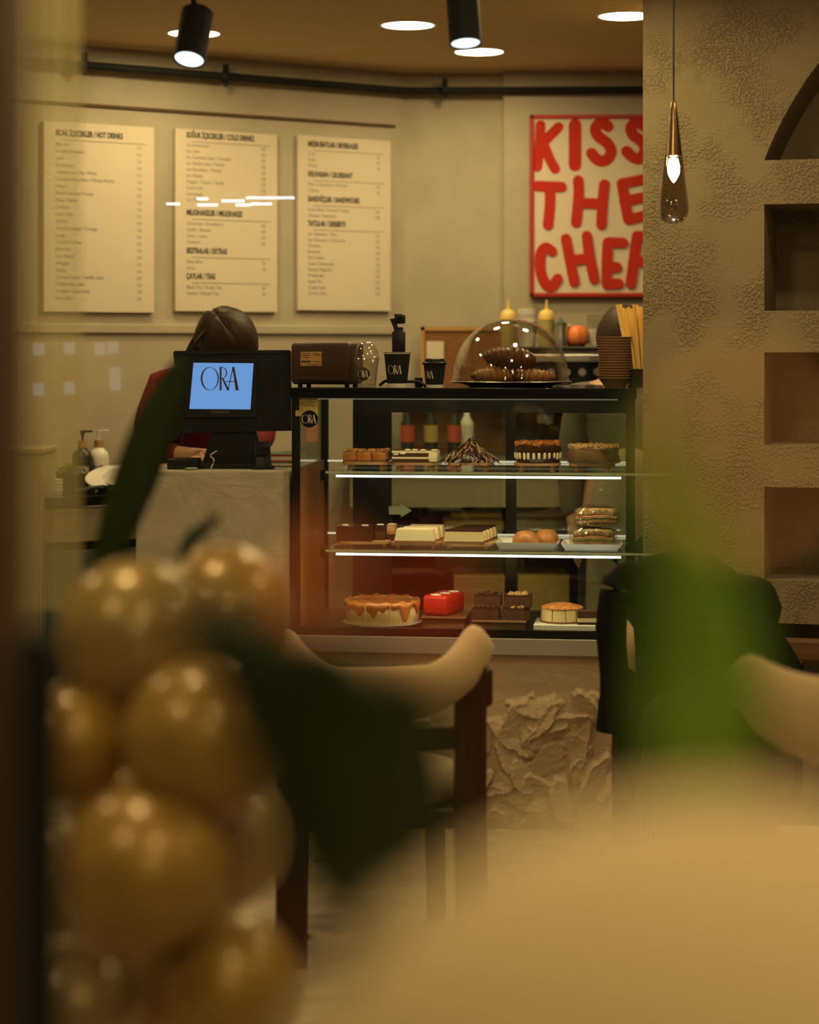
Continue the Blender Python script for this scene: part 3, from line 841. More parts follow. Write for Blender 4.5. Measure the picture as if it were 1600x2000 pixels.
# --- upper shelf
bb = .20
slab_board(718, bb, Z1, .160, .14, 'wooden cake board under the nut caramel bars, first on the upper shelf')
def nuttop(m, n, w_, d, size=.011, round_=False):
    def f(t, z):
        b = B(); bits(b, w_, d, z, n, size, rr, round_); stuff(obj('nut_topping', b, m, t))
    return f
for k, (dx, dy) in enumerate(((-.048, 0), (.0, -.005), (.048, .004))):
    layered('caramel_bar', ['nut caramel bar at the left end of the upper shelf', 'nut caramel bar between two others on the upper shelf', 'nut caramel bar nearest the cream sponge on the upper shelf'][k], 'cake',
            shelf_pt(716, bb, Z1 + ST) + U * dx + N_ * dy, -TH, .045, .10, [('crust', .008, M['crust']), ('filling', .017, M['caramel']), ('topping', .006, M['caramelnut'])], 'nut caramel bars', nuttop(M['caramelnut'], 60, .042, .095))
slab_board(812, bb - .01, Z1, .155, .14, 'wooden cake board under the white cream sponge on the upper shelf')
def spongetop(t, z):
    b = B(); R = []
    for j in range(9): R.append([Vector((-.072 + .144 * i / 16, -.055 + .11 * j / 8, z + .001 + .003 * mnoise.noise((i * .7, j, 2)))) for i in range(17)])
    rings(b, R, False, False); bmesh.ops.solidify(b, geom=b.faces[:], thickness=.003); obj('caramel_glaze', b, M['caramel'], t, True)
    b = B(); box(b, (.062, 0, z / 2 - .001), (.028, .112, z - .004), bev=.004); obj('cream_end', b, M['cream'], t, True)
    b = B()
    for k in range(7): sphere(b, (-.06 + .022 * k + rr.uniform(-.004, .004), -.054, .030 + rr.uniform(-.004, .012)), .007, (1.6, .5, .5), 10, 6)
    obj('cream_smear', b, M['cream'], t, True)
layered('cream_sponge', 'square chocolate sponge with white cream layers on the upper shelf', 'cake', shelf_pt(812, bb - .01, Z1 + ST), -TH, .145, .11,
        [('sponge', .012, M['cocoa']), ('cream_layer', .006, M['cream']), ('sponge', .013, M['cocoa']), ('cream_layer', .007, M['cream'])], None, spongetop)
# chocolate shard pyramid
slab_board(920, bb, Z1, .150, .14, 'wooden cake board under the pile of chocolate shards, centre of the upper shelf')
t = thing('shard_cake', 'pyramid shaped cake covered in dark and pale chocolate shards', 'cake', shelf_pt(918, bb, Z1 + ST), -TH)
b = B(); lathe(b, [(0, 0), (.082, 0), (.075, .012), (.045, .04), (.016, .062), (0, .066)], seg=24, sy=.75); obj('core', b, M['choc'], t, True)
for nm, m, n in (('dark_shards', M['choc'], 150), ('pale_shards', mat('pale_chocolate', (.42, .27, .13), .4), 95)):
    b = B()
    for _ in range(n):
        a = rr.uniform(0, 2 * PI); h = rr.random() ** 1.2; r = .086 * (1 - h) + .005
        p = Vector((r * math.cos(a), r * .75 * math.sin(a), .006 + .062 * h))
        tow = Vector((-math.cos(a) * 1.0, -math.sin(a) * .8, 1.0 + rr.uniform(-.5, .4))); side = Vector((-math.sin(a), math.cos(a), 0)) * rr.uniform(-1, 1)
        d = (tow + side).normalized() * rr.uniform(.012, .024)
        tube(b, [p - d, p, p + d], [.0016, .0026, .0012], 4)
    stuff(obj(nm, b, m, t))
# round choco cake with nuts
def wedge_missing(prof_fn): pass
slab_board(1050, bb, Z1, .152, .14, 'wooden cake board under the round chocolate cake on the upper shelf')
t = thing('chocolate_cake', 'round dark chocolate cake with caramelised nuts and white cream drips', 'cake', shelf_pt(1051, bb, Z1 + ST), -TH)
b = B(); lathe(b, [(0, 0), (.070, 0), (.072, .004), (.072, .052), (.068, .056), (0, .056)], seg=48); obj('sponge', b, M['choc'], t, True)
b = B()
for i in range(26):
    a = 2 * PI * i / 26 + rr.uniform(-.03, .03)
    h = rr.uniform(.010, .017); tube(b, [(.073 * math.cos(a), .073 * math.sin(a), .030), (.0735 * math.cos(a), .0735 * math.sin(a), .030 - h)], [.0052, .0045], 8)
    sphere(b, (.0735 * math.cos(a), .0735 * math.sin(a), .030 - h), .0045, u=8, v=6); sphere(b, (.073 * math.cos(a), .073 * math.sin(a), .030), .0052, u=8, v=6)
obj('cream_drips', b, M['cream'], t, True)
b = B(); lathe(b, [(0.062, .030), (.0755, .031), (.076, .052), (.070, .058), (0, .058)], seg=48); obj('glaze', b, M['choc'], t, True)
b = B(); bits(b, .148, .148, .057, 240, .014, rr, True, .6); stuff(obj('nut_topping', b, M['caramel'], t))
# crepe cake
slab_board(1157, bb, Z1, .150, .14, 'wooden cake board under the crepe cake, right end of the upper shelf')
t = thing('crepe_cake', 'round crepe cake with wavy layers and chopped nuts, right end of the upper shelf', 'cake', shelf_pt(1160, bb, Z1 + ST), -TH)
b = B(); prof = [(0, 0)]
for k in range(16):
    prof += [(.083 - .0004 * k, .0031 * k), (.0885 - .0006 * k, .0031 * k + .0019)]
prof += [(.078, .052), (0, .053)]
lathe(b, prof, seg=56, squash=lambda a, z: 1 + .02 * math.sin(5 * a + z * 160)); obj('layers', b, M['crepe'], t)
b = B(); bits(b, .165, .165, .050, 300, .011, rr, True, .7); stuff(obj('nut_topping', b, M['nut'], t))

# --- middle shelf
ST2 = .016
bb = .17
slab_board(712, bb + .03, Z2, .20, .17, 'oval wooden board under the chocolate loaf slices, left end of the middle shelf', .1, hgt=.016)
for k in range(3):
    def top(t, z, k=k):
        for q in (-.035, .03) if k == 0 else (0.0,):
            b = B(); lathe(b, [(0, 0), (.012, 0), (.012, .003), (0, .0045)], c=(q, -.01, z), seg=20, sy=.55); obj('white_oval', b, M['ceramic'], t, True)
    w_ = (.118, .032, .028)[k]; px = (700, 748, 770)[k]; dy = (0, .03, .055)[k]
    layered('chocolate_loaf', ['glossy chocolate loaf with white ovals, left end of the middle shelf', 'narrow upright chocolate loaf slice behind the glossy loaf', 'narrow nut-filled loaf slice beside the cream cheesecake'][k], 'cake',
            shelf_pt(px - 4, bb + dy, Z2 + ST2), -TH, w_, .10 if k == 0 else .06, [('sponge', .018, M['choc'] if k == 0 else M['cocoa']), ('middle', .012, M['choc'] if k == 0 else (M['caramelnut'] if k == 2 else M['cocoa'])), ('glaze', .019, M['choc'] if k < 2 else M['nut'])], 'chocolate loaf slices', top)
slab_board(817, bb + .03, Z2, .175, .22, 'round wooden board under the plain cream cheesecake slices', 0, hgt=.016)
for k in range(3):
    layered('cheesecake_slice', ['plain cream cheesecake slice, front one of the pale row', 'plain cream cheesecake slice in the middle of the pale row', 'plain cream cheesecake slice at the back of the pale row'][k], 'cake',
            shelf_pt(812 + 11 * k, bb - .055 + .072 * k, Z2 + ST2), -TH, .132 - .006 * k, .070, [('crust', .008, M['crust']), ('filling', .036, M['cream'])], 'plain cheesecake slices', None, .10)
slab_board(918, bb + .03, Z2, .18, .25, 'round wooden board under the glazed cheesecake slices, centre of the middle shelf', 0, hgt=.016)
for k in range(5):
    layered('glazed_cheesecake', ['front slice', 'second slice from the front', 'third slice from the front', 'fourth slice from the front', 'rearmost slice'][k] + ' of dark glazed cheesecake on the middle shelf', 'cake',
            shelf_pt(907 + 7.5 * k, bb - .07 + .0475 * k, Z2 + ST2), -TH + .0, .132 - .004 * k, .046, [('crust', .008, M['crust']), ('filling', .031, M['cheese']), ('glaze', .004, M['berry'])], 'dark glazed cheesecake slices', None, .09)
def tray(px, b_, z, w_, d, label, m):
    t = thing('tray', label, 'tray', shelf_pt(px, b_, z), -TH, 'white trays on the middle shelf')
    b = B(); rs = []
    for (k, zz) in ((.84, 0), (.86, 0.001), (1, .020), (.97, .020), (.84, .006)):
        rs.append([(sx * w_ / 2 * k, sy * d / 2 * k, zz) for sx, sy in ((-1, -1), (1, -1), (1, 1), (-1, 1))])
    rings(b, rs); obj('dish', b, m, t)
    return t
tray(1032, bb + .01, Z2, .205, .17, 'white rectangular tray holding two caramel choux', M['ceramic'])
tray(1157, bb - .02, Z2, .195, .17, 'white rectangular tray under the wrapped sandwiches', M['ceramic'])
def choux(px, b_, label, rz):
    t = thing('choux_bun', label, 'pastry', shelf_pt(px, b_, Z2 + .0065), rz, 'caramel choux buns')
    b = B(); lathe(b, [(0, 0), (.036, .0), (.044, .010), (.042, .026), (.030, .042), (.014, .048), (0, .049)], seg=40, sy=.9, squash=lambda a, z: 1 + .03 * math.sin(9 * a + 60 * z)); obj('bun', b, M['choux'], t, 'full')
    b = B(); bits(b, .086, .08, .006, 110, .009, rr, True, 1.2); stuff(obj('nut_base', b, M['caramelnut'], t))
choux(1027, bb - .02, 'round caramel choux bun at the front left of its white tray', 0)
choux(1068, bb + .035, 'round caramel choux bun at the back right of its white tray', 1)
def sandwich(px, b_, z, label, rz, sc=1):
    t = thing('wrapped_sandwich', label, 'sandwich', shelf_pt(px, b_, z), rz, 'wrapped sandwiches')
    def slab(z0, h, m, nm, w_=.135, d=.085, wob=.003, seed=0):
        b = B(); rs = []
        for zz, k in ((z0, .93), (z0 + h * .25, 1), (z0 + h * .75, 1), (z0 + h, .9)):
            ring = []
            for i in range(40):
                a = 2 * PI * i / 40; c, s_ = math.cos(a), math.sin(a)
                e = .6; x = w_ / 2 * k * math.copysign(abs(c) ** e, c); y = d / 2 * k * math.copysign(abs(s_) ** e, s_)
                n_ = mnoise.noise((x * 50 + seed, y * 50, zz * 60)); ring.append((x * (1 + n_ * .04), y * (1 + n_ * .05), zz + n_ * wob + .004 * math.cos(x * 30)))
            rs.append(ring)
        rings(b, rs); obj(nm, b, m, t, 'full')
    slab(.004, .020, M['bread'], 'bread', seed=1); slab(.022, .005, M['lettuce'], 'lettuce', .142, .09, .006, 3); slab(.026, .006, M['ham'], 'ham', .138, .088, .004, 5)
    slab(.031, .024, M['bread'], 'bread', seed=8)
    b = B(); rs = []
    for j in range(11):
        v = j / 10; zz = -.000 + .066 * v; k = (1.02, 1.13, 1.16, 1.14, 1.12, 1.12, 1.10, 1.08, 1.0, .84, .5)[j]
        ring = []
        for i in range(64):
            a = 2 * PI * i / 64; c, s_ = math.cos(a), math.sin(a); e = .7
            x = .0675 * k * math.copysign(abs(c) ** e, c); y = .0425 * k * math.copysign(abs(s_) ** e, s_)
            q = 1 + .10 * mnoise.noise((x * 70, y * 70, zz * 50 + label.__len__())) + .04 * mnoise.noise((x * 200, y * 200, zz * 160))
            ring.append((x * q, y * q, max(0, zz + .006 * mnoise.noise((x * 60, y * 60, 7)) * (1 if j else 0))))
        rs.append(ring)
    rings(b, rs); obj('wrap', b, M['film'], t)
    t.scale = (sc, sc, sc); return t
sandwich(1160, bb - .03, Z2 + .007, 'cling-wrapped seeded sandwich, lower of the stacked two', -TH + .05)
sandwich(1166, bb - .01, Z2 + .074, 'cling-wrapped ham sandwich, upper of the stacked two', -TH + .25, .98)

# --- bottom deck
Z3 = .6205
bb = .17
p = shelf_pt(747, bb, Z3)
t = thing('plate_stand', 'white round plate on short feet under the caramel cheesecake', 'plate', p, -TH)
b = B(); lathe(b, [(0, .010), (.10, .010), (.128, .014), (.130, .018), (.10, .017), (0, .016)], seg=48); obj('plate', b, M['ceramic'], t, True)
for a in (.8, 2.3, 3.4, 5.5):
    b = B(); lathe(b, [(0, 0), (.010, 0), (.012, .011), (0, .011)], c=(.08 * math.cos(a), .08 * math.sin(a), 0), seg=16); obj('foot', b, M['black'], t)
t = thing('caramel_cheesecake', 'large round cheesecake with burnt caramel top dripping down, bottom left of the case', 'cake', p + Vector((0, 0, .018)), -TH)
b = B(); lathe(b, [(0, 0), (.118, 0), (.121, .004), (.124, .066), (.120, .070), (.112, .064), (0, .062)], seg=64, squash=lambda a, z: 1 + .012 * math.sin(7 * a) * (z > .03)); obj('filling', b, M['cheese'], t, 'full')
b = B(); seg = 90; rs = []
low = [.066 - .045 * max(0, mnoise.noise((5 * math.cos(2 * PI * i / seg), 5 * math.sin(2 * PI * i / seg), 4)) * 1.3 + .35) for i in range(seg)]
rs.append([(.1262 * math.cos(2 * PI * i / seg), .1262 * math.sin(2 * PI * i / seg), max(.008, low[i] - .006)) for i in range(seg)])
rs.append([(.1275 * math.cos(2 * PI * i / seg), .1275 * math.sin(2 * PI * i / seg), .055) for i in range(seg)])
rs.append([(.124 * math.cos(2 * PI * i / seg), .124 * math.sin(2 * PI * i / seg), .073 + .003 * math.sin(i)) for i in range(seg)])
rs.append([(.113 * math.cos(2 * PI * i / seg), .113 * math.sin(2 * PI * i / seg), .067) for i in range(seg)])
rs.append([(.001 * math.cos(2 * PI * i / seg), .001 * math.sin(2 * PI * i / seg), .065) for i in range(seg)])
rings(b, rs, False); obj('caramel_top', b, M['caramel'], t, 'full')
b = B()
for a in (-1.9, -1.25): tube(b, [(.128 * math.cos(a), .128 * math.sin(a), .070), (.1285 * math.cos(a + .02), .1285 * math.sin(a + .02), .035), (.125 * math.cos(a), .125 * math.sin(a), .006)], [.0022, .0018, .0012], 6)
obj('cut_lines', b, M['cream'], t)
# wooden blocks, red velvet
def block(px, b_, z, w_, d, h, label):
    o = B(); box(o, (0, 0, h / 2), (w_, d, h), bev=.002); box(o, (0, 0, h + .003), (w_ + .012, d + .012, .006), bev=.002)
    o = obj('wooden_block', o, M['brownwood'], None, loc=shelf_pt(px, b_, z), rz=-TH); tag(o, label, 'stand', 'wooden display blocks'); return o
block(872, bb + .04, Z3, .135, .19, .034, 'low wooden display block under the red velvet loaf')
block(978, bb, Z3, .165, .17, .028, 'low wooden display block under the brownies')
t = thing('red_velvet_loaf', 'shiny red velvet loaf with white ovals on top, bottom of the case', 'cake', shelf_pt(872, bb + .05, Z3 + .0405), -TH + .0)
b = B(); box(b, (-.008, 0, .033), (.085, .17, .066), Matrix.Rotation(-.28, 4, 'Z'), bev=.012, seg=4); obj('loaf', b, M['velvet'], t, True)
for k in range(3):
    b = B(); lathe(b, [(0, 0), (.017, 0), (.016, .003), (0, .005)], c=(-.028 + .024 * k, -.066 + .052 * k, .066), seg=20, sy=.5); obj('white_oval', b, M['ceramic'], t, True)
for i in range(2):
    for j in range(2):
        def top(t, z, on=(j == 1)):
            b = B(); bits(b, .058, .07, z, 90 if on else 30, .008, rr); stuff(obj('nut_topping', b, M['nut'] if on else M['cocoa'], t))
        layered('brownie', ('upper ' if i else 'lower ') + ('right brownie topped with pale nuts' if j else 'left plain chocolate brownie') + ' of the stacked four', 'cake',
                shelf_pt((950 if not j else 1008) + (4 * i), bb - .02 + .018 * i, Z3 + .0345 + .040 * i), -TH, .086 if j == 0 else .088, .085, [('sponge', .034, M['cocoa']), ('glaze', .004, M['choc'])], 'stacked brownies', top)
# crumb cheesecake with a wedge gap
p = shelf_pt(1105, bb, Z3)
o = B(); box(o, (0, 0, .0125), (.20, .17, .025), bev=.003); o = obj('cake_board', o, M['ceramic'], None, loc=p, rz=-TH); tag(o, 'white board under the crumb cheesecake, bottom right of the case', 'board')
t = thing('crumb_cheesecake', 'round cheesecake with orange biscuit crumb top and pale cut sides', 'cake', p + Vector((-.012, 0, .0255)), -TH)
b = B(); lathe(b, [(0, 0), (.070, 0), (.071, .006), (0, .006)], seg=48); obj('crust', b, M['crust'], t)
b = B(); lathe(b, [(0, .006), (.070, .006), (.067, .046), (0, .046)], seg=24); obj('filling', b, M['cheese'], t)
b = B(); lathe(b, [(0, .046), (.069, .046), (.065, .051), (.03, .060), (0, .062)], seg=48); obj('crumb_top', b, M['crumb'], t, True)
b = B()
for a in (-2.0, -1.35, -.8): tube(b, [(.0698 * math.cos(a), .0698 * math.sin(a), .007), (.0675 * math.cos(a), .0675 * math.sin(a), .047)], .001, 5)
obj('cut_lines', b, M['crust'], t)
layered('layer_cake_slice', 'chocolate cake slice with a white cream layer, beside the crumb cheesecake', 'cake', shelf_pt(1148, bb - .05, Z3 + .0255), -TH + .1, .066, .05, [('sponge', .008, M['choc']), ('cream_layer', .013, M['cream']), ('sponge', .022, M['cocoa'])], None)

# ------------------------------------------------------------------ on the case top
TOP = ZT
def top_pt(px, b_): return CP(a_at(px, b_), b_, TOP)
# printer box
p = top_pt(632, .14)
t = thing('printer', 'dark brown boxy receipt printer with a pale label, on the case top', 'printer', p, -TH - .12)
b = B(); box(b, (0, .05, .077), (.205, .17, .138), bev=.014, seg=4); obj('body', b, M['brownbox'], t, True)
b = B()
for sx in (-.08, .08): lathe(b, [(0, 0), (.008, 0), (.008, .010), (0, .010)], c=(sx, 0, 0), seg=12); lathe(b, [(0, 0), (.008, 0), (.008, .010), (0, .010)], c=(sx, .1, 0), seg=12)
obj('feet', b, M['black'], t); t.children[-1].name = 'base_feet'
b = B(); box(b, (-.032, -.0357, .092), (.072, .001, .047)); obj('label_sticker', b, M['board'], t)
b = B()
for k in range(18): box(b, (-.064 + .0017 * k, -.0366, .083), (.0009 if k % 3 else .0014, .0006, .006))
for (x, z, w_) in ((-.05, .110, .03), (-.05, .103, .028), (-.05, .096, .024), (-.012, .110, .026), (-.012, .104, .022), (-.012, .083, .02), (-.02, .073, .04)): box(b, (x, -.0366, z), (w_, .0006, .0015))
obj('label_print', b, M['ink'], t)
b = B(); box(b, (.0, -.036, .022), (.16, .002, .003)); obj('paper_slot', b, M['black'], t)
# cups
def cup_logo(t, R, z, wd, ang, m, tiltk=0, letters='ORA'):
    b = B()
    def wp(x, zz):
        a = x / R + ang; r = R + tiltk * (zz) + .0006
        return (r * math.sin(a), -r * math.cos(a), z + zz)
    ora_mesh(b, wd, 0, 0, 0, wp, letters); return obj('logo', b, m, t)
t = thing('plastic_cup', 'clear plastic cup with domed lid and round black sticker', 'cup', top_pt(716, .045), 0)
b = B(); lathe(b, [(.026, 0), (.030, .002), (.040, .092), (.042, .094), (.0385, .092), (.029, .004), (0, .003)], seg=40); obj('cup', b, M['cupglass'], t, True)
b = B(); lathe(b, [(.044, .093), (.044, .098), (.040, .100), (.036, .120), (.027, .138), (.013, .148), (.006, .149)], seg=40, cap=False); obj('lid', b, M['cupglass'], t, True)
b = B()
c0 = Vector((-.011, 0, .044)); n = 30
vs = []
for k in range(n):
    a = 2 * PI * k / n; x = c0.x + .022 * math.cos(a); z = c0.z + .022 * math.sin(a); r = .0325 + .09 * (z - .03) * 1.0 * .12 + .003
    q = x / r; vs.append(b.verts.new((r * math.sin(q), -r * math.cos(q), z)))
b.faces.new(vs); obj('sticker', b, M['black'], t)
b = B(); ora_mesh(b, .036, 0, 0, 0, lambda x, z: (.0375 * math.sin((x - .011) / .0375), -.0378 * math.cos((x - .011) / .0375) - .0006, .044 + z)); obj('logo', b, M['silver_ink'], t)
def paper_cup(px, b_, label, r0, r1, h, rim, ang, wd, lid=False, letters='ORA', rz=0):
    t = thing('paper_cup', label, 'cup', top_pt(px, b_), rz, 'black paper cups on the case top')
    b = B(); lathe(b, [(0, .002), (r0 - .002, .002), (r0 - .002, 0), (r0, 0), (r0 + (r1 - r0) * .12, h * .12)], seg=40); obj('base_band', b, M['ceramic'], t, True)
    b = B(); lathe(b, [(r0 + (r1 - r0) * .12, h * .12), (r1, h - .002), (r1 - .002, h - .002), (r0 - .001, .006), (0, .006)], seg=40, cap=False); obj('cup', b, M['blackmatte'], t, True)
    b = B(); lathe(b, [(r1 - .001, h - .004), (r1 + .0018, h - .003), (r1 + .0018, h), (r1 - .002, h)], seg=40); obj('rim', b, M['ceramic'] if not lid else M['black'], t, True)
    cup_logo(t, (r0 + r1) / 2, h * .52, wd, ang, M['silver_ink'], (r1 - r0) / h)
    if lid:
        b = B(); lathe(b, [(r1 + .003, h - .006), (r1 + .004, h), (r1 + .001, h + .003), (r1 - .003, h + .003), (r1 - .005, h + .012), (r1 - .008, h + .014), (0, h + .012)], seg=40); obj('lid', b, M['black'], t, True)
    return t
paper_cup(776, .045, 'tall black paper cup with white rim, small camera standing on it', .031, .0425, .112, True, -.22, .047)
paper_cup(849, .05, 'small black paper cup with black lid, nearest the glass dome', .027, .036, .080, True, -.75, .040, True)
# gimbal camera on the cup
t = thing('gimbal_camera', 'small black handheld gimbal camera standing on the tall paper cup', 'camera', top_pt(779, .045) + Vector((0, 0, .1125)), -.1)
b = B(); lathe(b, [(0, 0), (.046, 0), (.046, .0012), (0, .0012)], c=(-.005, 0, 0), seg=32)
obj('foot_disc', b, M['black'], t)
b = B(); box(b, (0, 0, .035), (.041, .03, .066), bev=.003); box(b, (0, 0, .068), (.030, .022, .012), bev=.003); obj('grip', b, M['plastic_dark'], t, True)
b = B(); tube(b, [(-.006, 0, .07), (-.010, 0, .082), (-.016, 0, .098), (-.018, 0, .110)], [.009, .0075, .008, .011], 12); box(b, (.002, 0, .078), (.024, .018, .008), bev=.002); obj('arm', b, M['plastic_dark'], t, True)
b = B(); box(b, (.004, 0, .108), (.034, .026, .030), bev=.004); box(b, (.000, 0, .122), (.030, .02, .006), bev=.002); obj('camera_head', b, M['plastic_dark'], t, True)
b = B(); tmp = bmesh.new(); lathe(tmp, [(0, 0), (.009, 0), (.009, .004), (0, .004)], seg=20); merge(b, tmp, Matrix.Translation((.006, -.013, .108)) @ Matrix.Rotation(PI / 2, 4, 'X')); obj('lens', b, M['blackgloss'], t, True)
# cable / tongs
b = B(); p0 = top_pt(742, .12); pts = [p0 + Vector((x, y, z)) for x, y, z in ((0, 0, .006), (.02, .01, .020), (.05, .0, .014), (.09, -.0, .018), (.125, .01, .016), (.15, 0, .004))]
tube(b, smoothline(pts, 5), .0055, 8); o = obj('black_strap', b, M['blackmatte'], None, True); tag(o, 'black looped strap lying behind the paper cups', 'strap')
b = B(); box(b, (0, 0, .016), (.026, .02, .032), bev=.003); o = obj('wireless_dongle', b, M['black'], None, loc=top_pt(818, .16)); o.name = 'small_black_box'; tag(o, 'small black box behind the lidded paper cup', 'box')
# receipt
b = B(); R_ = []
for j in range(4): R_.append([Vector((.06 * i / 8, .03 * j / 3, .002 + .004 * math.sin(i * .8))) for i in range(9)])
rings(b, R_, False, False); bmesh.ops.solidify(b, geom=b.faces[:], thickness=.0005); o = obj('paper_slip', b, M['white'], None, loc=top_pt(722, .14)); tag(o, 'white paper slip lying behind the clear cup', 'paper')

# dome with croissants
dc = top_pt(998, .22)
t = thing('serving_plate', 'round black glossy plate under the glass dome', 'plate', dc, 0)
b = B(); lathe(b, [(0, 0), (.135, 0), (.150, .006), (.198, .014), (.200, .018), (.196, .019), (.15, .012), (0, .011)], seg=64); obj('dish', b, M['blackgloss'], t, True)
b = B(); lathe(b, [(.199, .0165), (.2015, .018), (.199, .0195)], seg=64, cap=False); obj('silver_rim', b, M['steel'], t, True)
t = thing('cake_dome', 'large clear glass dome over croissants on the case top', 'cake dome', dc + Vector((0, 0, .0196)), 0)
prof = []
for k in range(19):
    a = PI / 2 * k / 18; prof.append((.190 * math.cos(a) ** .92 if k < 18 else .0, .012 + .192 * math.sin(a)))
prof_in = [(max(r - .004, 0), z - .003) for r, z in prof]
b = B(); lathe(b, [(.192, 0), (.192, .006)] + prof, seg=64, cap=False); obj('glass', b, M['domeglass'], t, 'full')
b = B(); lathe(b, prof_in, seg=64, cap=False); obj('inner_surface', b, M['domeglass'], t, 'full')
b = B(); lathe(b, [(.190, 0), (.194, 0), (.194, .005), (.190, .005), (.190, 0)], seg=64, cap=False); obj('rim', b, M['domeglass'], t, True)
def croissant(loc, L, r, rz, m, label, tilt=0):
    b = B(); n = 84; rs = []; seg = 24
    for i in range(n + 1):
        u = -1 + 2 * i / n; a = u * 1.15
        c = Vector((L * .5 * math.sin(a) / math.sin(1.15), -L * .20 * (math.cos(a) - 1) , 0))
        rad = r * (1 - abs(u) ** 2.2 * .78) ; step = (abs(u) * 5.5) % 1
        rad *= 1.0 + .24 * (1 - step) ** 1.5
        ring = []
        tn = Vector((math.cos(a), .4 * math.sin(a), 0)).normalized(); sd = tn.cross(Vector((0, 0, 1)))
        for k in range(seg):
            q = 2 * PI * k / seg; w_ = 1 + .03 * math.sin(3 * q + i)
            ring.append(c + sd * rad * w_ * math.cos(q) + Vector((0, 0, 1)) * (rad * .85 * w_ * math.sin(q) + r * .8))
        rs.append(ring)
    rings(b, rs); o = obj('croissant', b, m, None, 'full', loc=loc); o.rotation_euler = (0, tilt, rz)
    return tag(o, label, 'croissant', 'croissants under the dome')
ds = dc + Vector((0, 0, .0125))
croissant(ds + Vector((-.062, -.02, 0)), .135, .029, .25, M['croissant'], 'golden croissant at the left under the dome')
croissant(ds + Vector((.075, -.015, 0)), .135, .026, -.3, M['croissant'], 'golden striped croissant at the right under the dome')
croissant(ds + Vector((.0, .075, 0)), .12, .028, .1, M['croissant'], 'golden croissant at the back under the dome')
croissant(ds + Vector((-.005, .01, .050)), .165, .040, .1, M['croissantdark'], 'dark chocolate-glazed croissant on top of the others under the dome', .08)
# bowl stack
sp = top_pt(1201, .15)
NTH = ['first', 'second', 'third', 'fourth', 'fifth', 'sixth', 'seventh', 'eighth', 'ninth', 'tenth', 'eleventh', 'twelfth', 'thirteenth', 'fourteenth', 'fifteenth', 'sixteenth']
b0 = B(); lathe(b0, [(0, 0), (.032, 0), (.052, .028), (.0555, .030), (.0555, .032), (.050, .030), (.030, .003), (0, .003)], seg=40, squash=lambda a, z: 1 + .012 * math.sin(14 * a) * (z > .02))
proto = obj('paper_bowl', b0, M['kraft'], None, True)
for k in range(16):
    o = proto if k == 0 else proto.copy()
    if k: COL.objects.link(o)
    o.location = sp + Vector((rr.uniform(-.001, .001), 0, .0088 * k)); o.rotation_euler = (0, 0, rr.uniform(0, 6))
    tag(o, 'brown paper bowl in the nested stack right of the dome, %s from the bottom' % NTH[k], 'bowl', 'stacked brown paper bowls')
    if k == 15: o['label'] = 'topmost brown paper bowl of the nested stack'
    if k == 0: o['label'] = 'lowest brown paper bowl of the nested stack'
# stirrers in a holder
hp = top_pt(1250, .17)
t = thing('straw_holder', 'dark square holder full of yellow straws beside the niche wall', 'holder', hp, 0)
b = B()
for c, s in (((0, 0, .003), (.07, .07, .006)), ((-.033, 0, .03), (.004, .07, .06)), ((.033, 0, .03), (.004, .07, .06)), ((0, -.033, .03), (.07, .004, .06)), ((0, .033, .03), (.07, .004, .06))): box(b, c, s)
obj('cup', b, M['black'], t)
for k in range(16):
    x0 = -.022 + .044 * ((k * 7) % 16) / 15; y0 = -.02 + .04 * (k % 4) / 3
    top = Vector((x0 * 1.0 - .055 + .060 * (((k * 7) % 16) / 15), y0 * 1.2, .262 + rr.uniform(-.008, .008)))
    b = B(); tube(b, [(x0, y0, .008), top], .0055, 10); 
    o = obj('yellow_straw', b, M['straw'], None, True, loc=hp); tag(o, 'yellow straw in the dark holder, %s counted from the left rim, in the %s row' % (NTH[(k * 7) % 16], ('front', 'second', 'third', 'back')[k % 4]), 'straw', 'yellow straws')

# ------------------------------------------------------------------ till on the plaster counter
t = thing('till_monitor', 'black till monitor with a blue customer screen on the plaster counter', 'monitor', (P(455, 0, 6.80).x, 6.80, BT + .001), 0)
def tz(py, Y=6.78): return H - (py - HY) / F * Y - BT
TX = lambda px: (px - 455) / F * 6.78
b = B()
poly = [(TX(339), tz(688)), (TX(569), tz(686)), (TX(570), tz(842)), (TX(356), tz(846))]
prism(b, poly, -.02, .02); prism(b, [(TX(342), tz(686)), (TX(566), tz(684)), (TX(566), tz(690)), (TX(342), tz(692))], -.026, .024); obj('housing', b, M['plastic_dark'], t)
b = B(); prism(b, [(TX(366), tz(700)), (TX(504), tz(700)), (TX(504), tz(815)), (TX(362), tz(815))], -.036, -.019); obj('display_bezel', b, M['plastic_dark'], t)
b = B(); prism(b, [(TX(380), tz(709)), (TX(497), tz(710)), (TX(491), tz(800)), (TX(372), tz(799))], -.0375, -.0362); obj('screen', b, M['screen'], t)
b = B(); ora_mesh(b, TX(471) - TX(397), TX(433), tz(740), -.038); obj('logo', b, M['ink'], t)
join_text('lettering', [('PLEXYPOS', .0125, TX(432), -.0365, tz(808), 1.0, 'CENTER', 0)], mat('grey_letter', (.16, .15, .13), .5), t)
b = B(); prism(b, [(TX(415), tz(842)), (TX(500), tz(842)), (TX(520), .012), (TX(395), .012)], -.005, .05); obj('neck', b, M['plastic_dark'], t)
b = B(); box(b, (0, .02, .008), (.24, .22, .015), bev=.004); obj('base', b, M['plastic_dark'], t)
b = B(); box(b, (0, .035, tz(735)), (.34, .006, .001)); b.free()
def desk(px, Y): return Vector(((px - CX) / F * Y, Y, BT + .001))
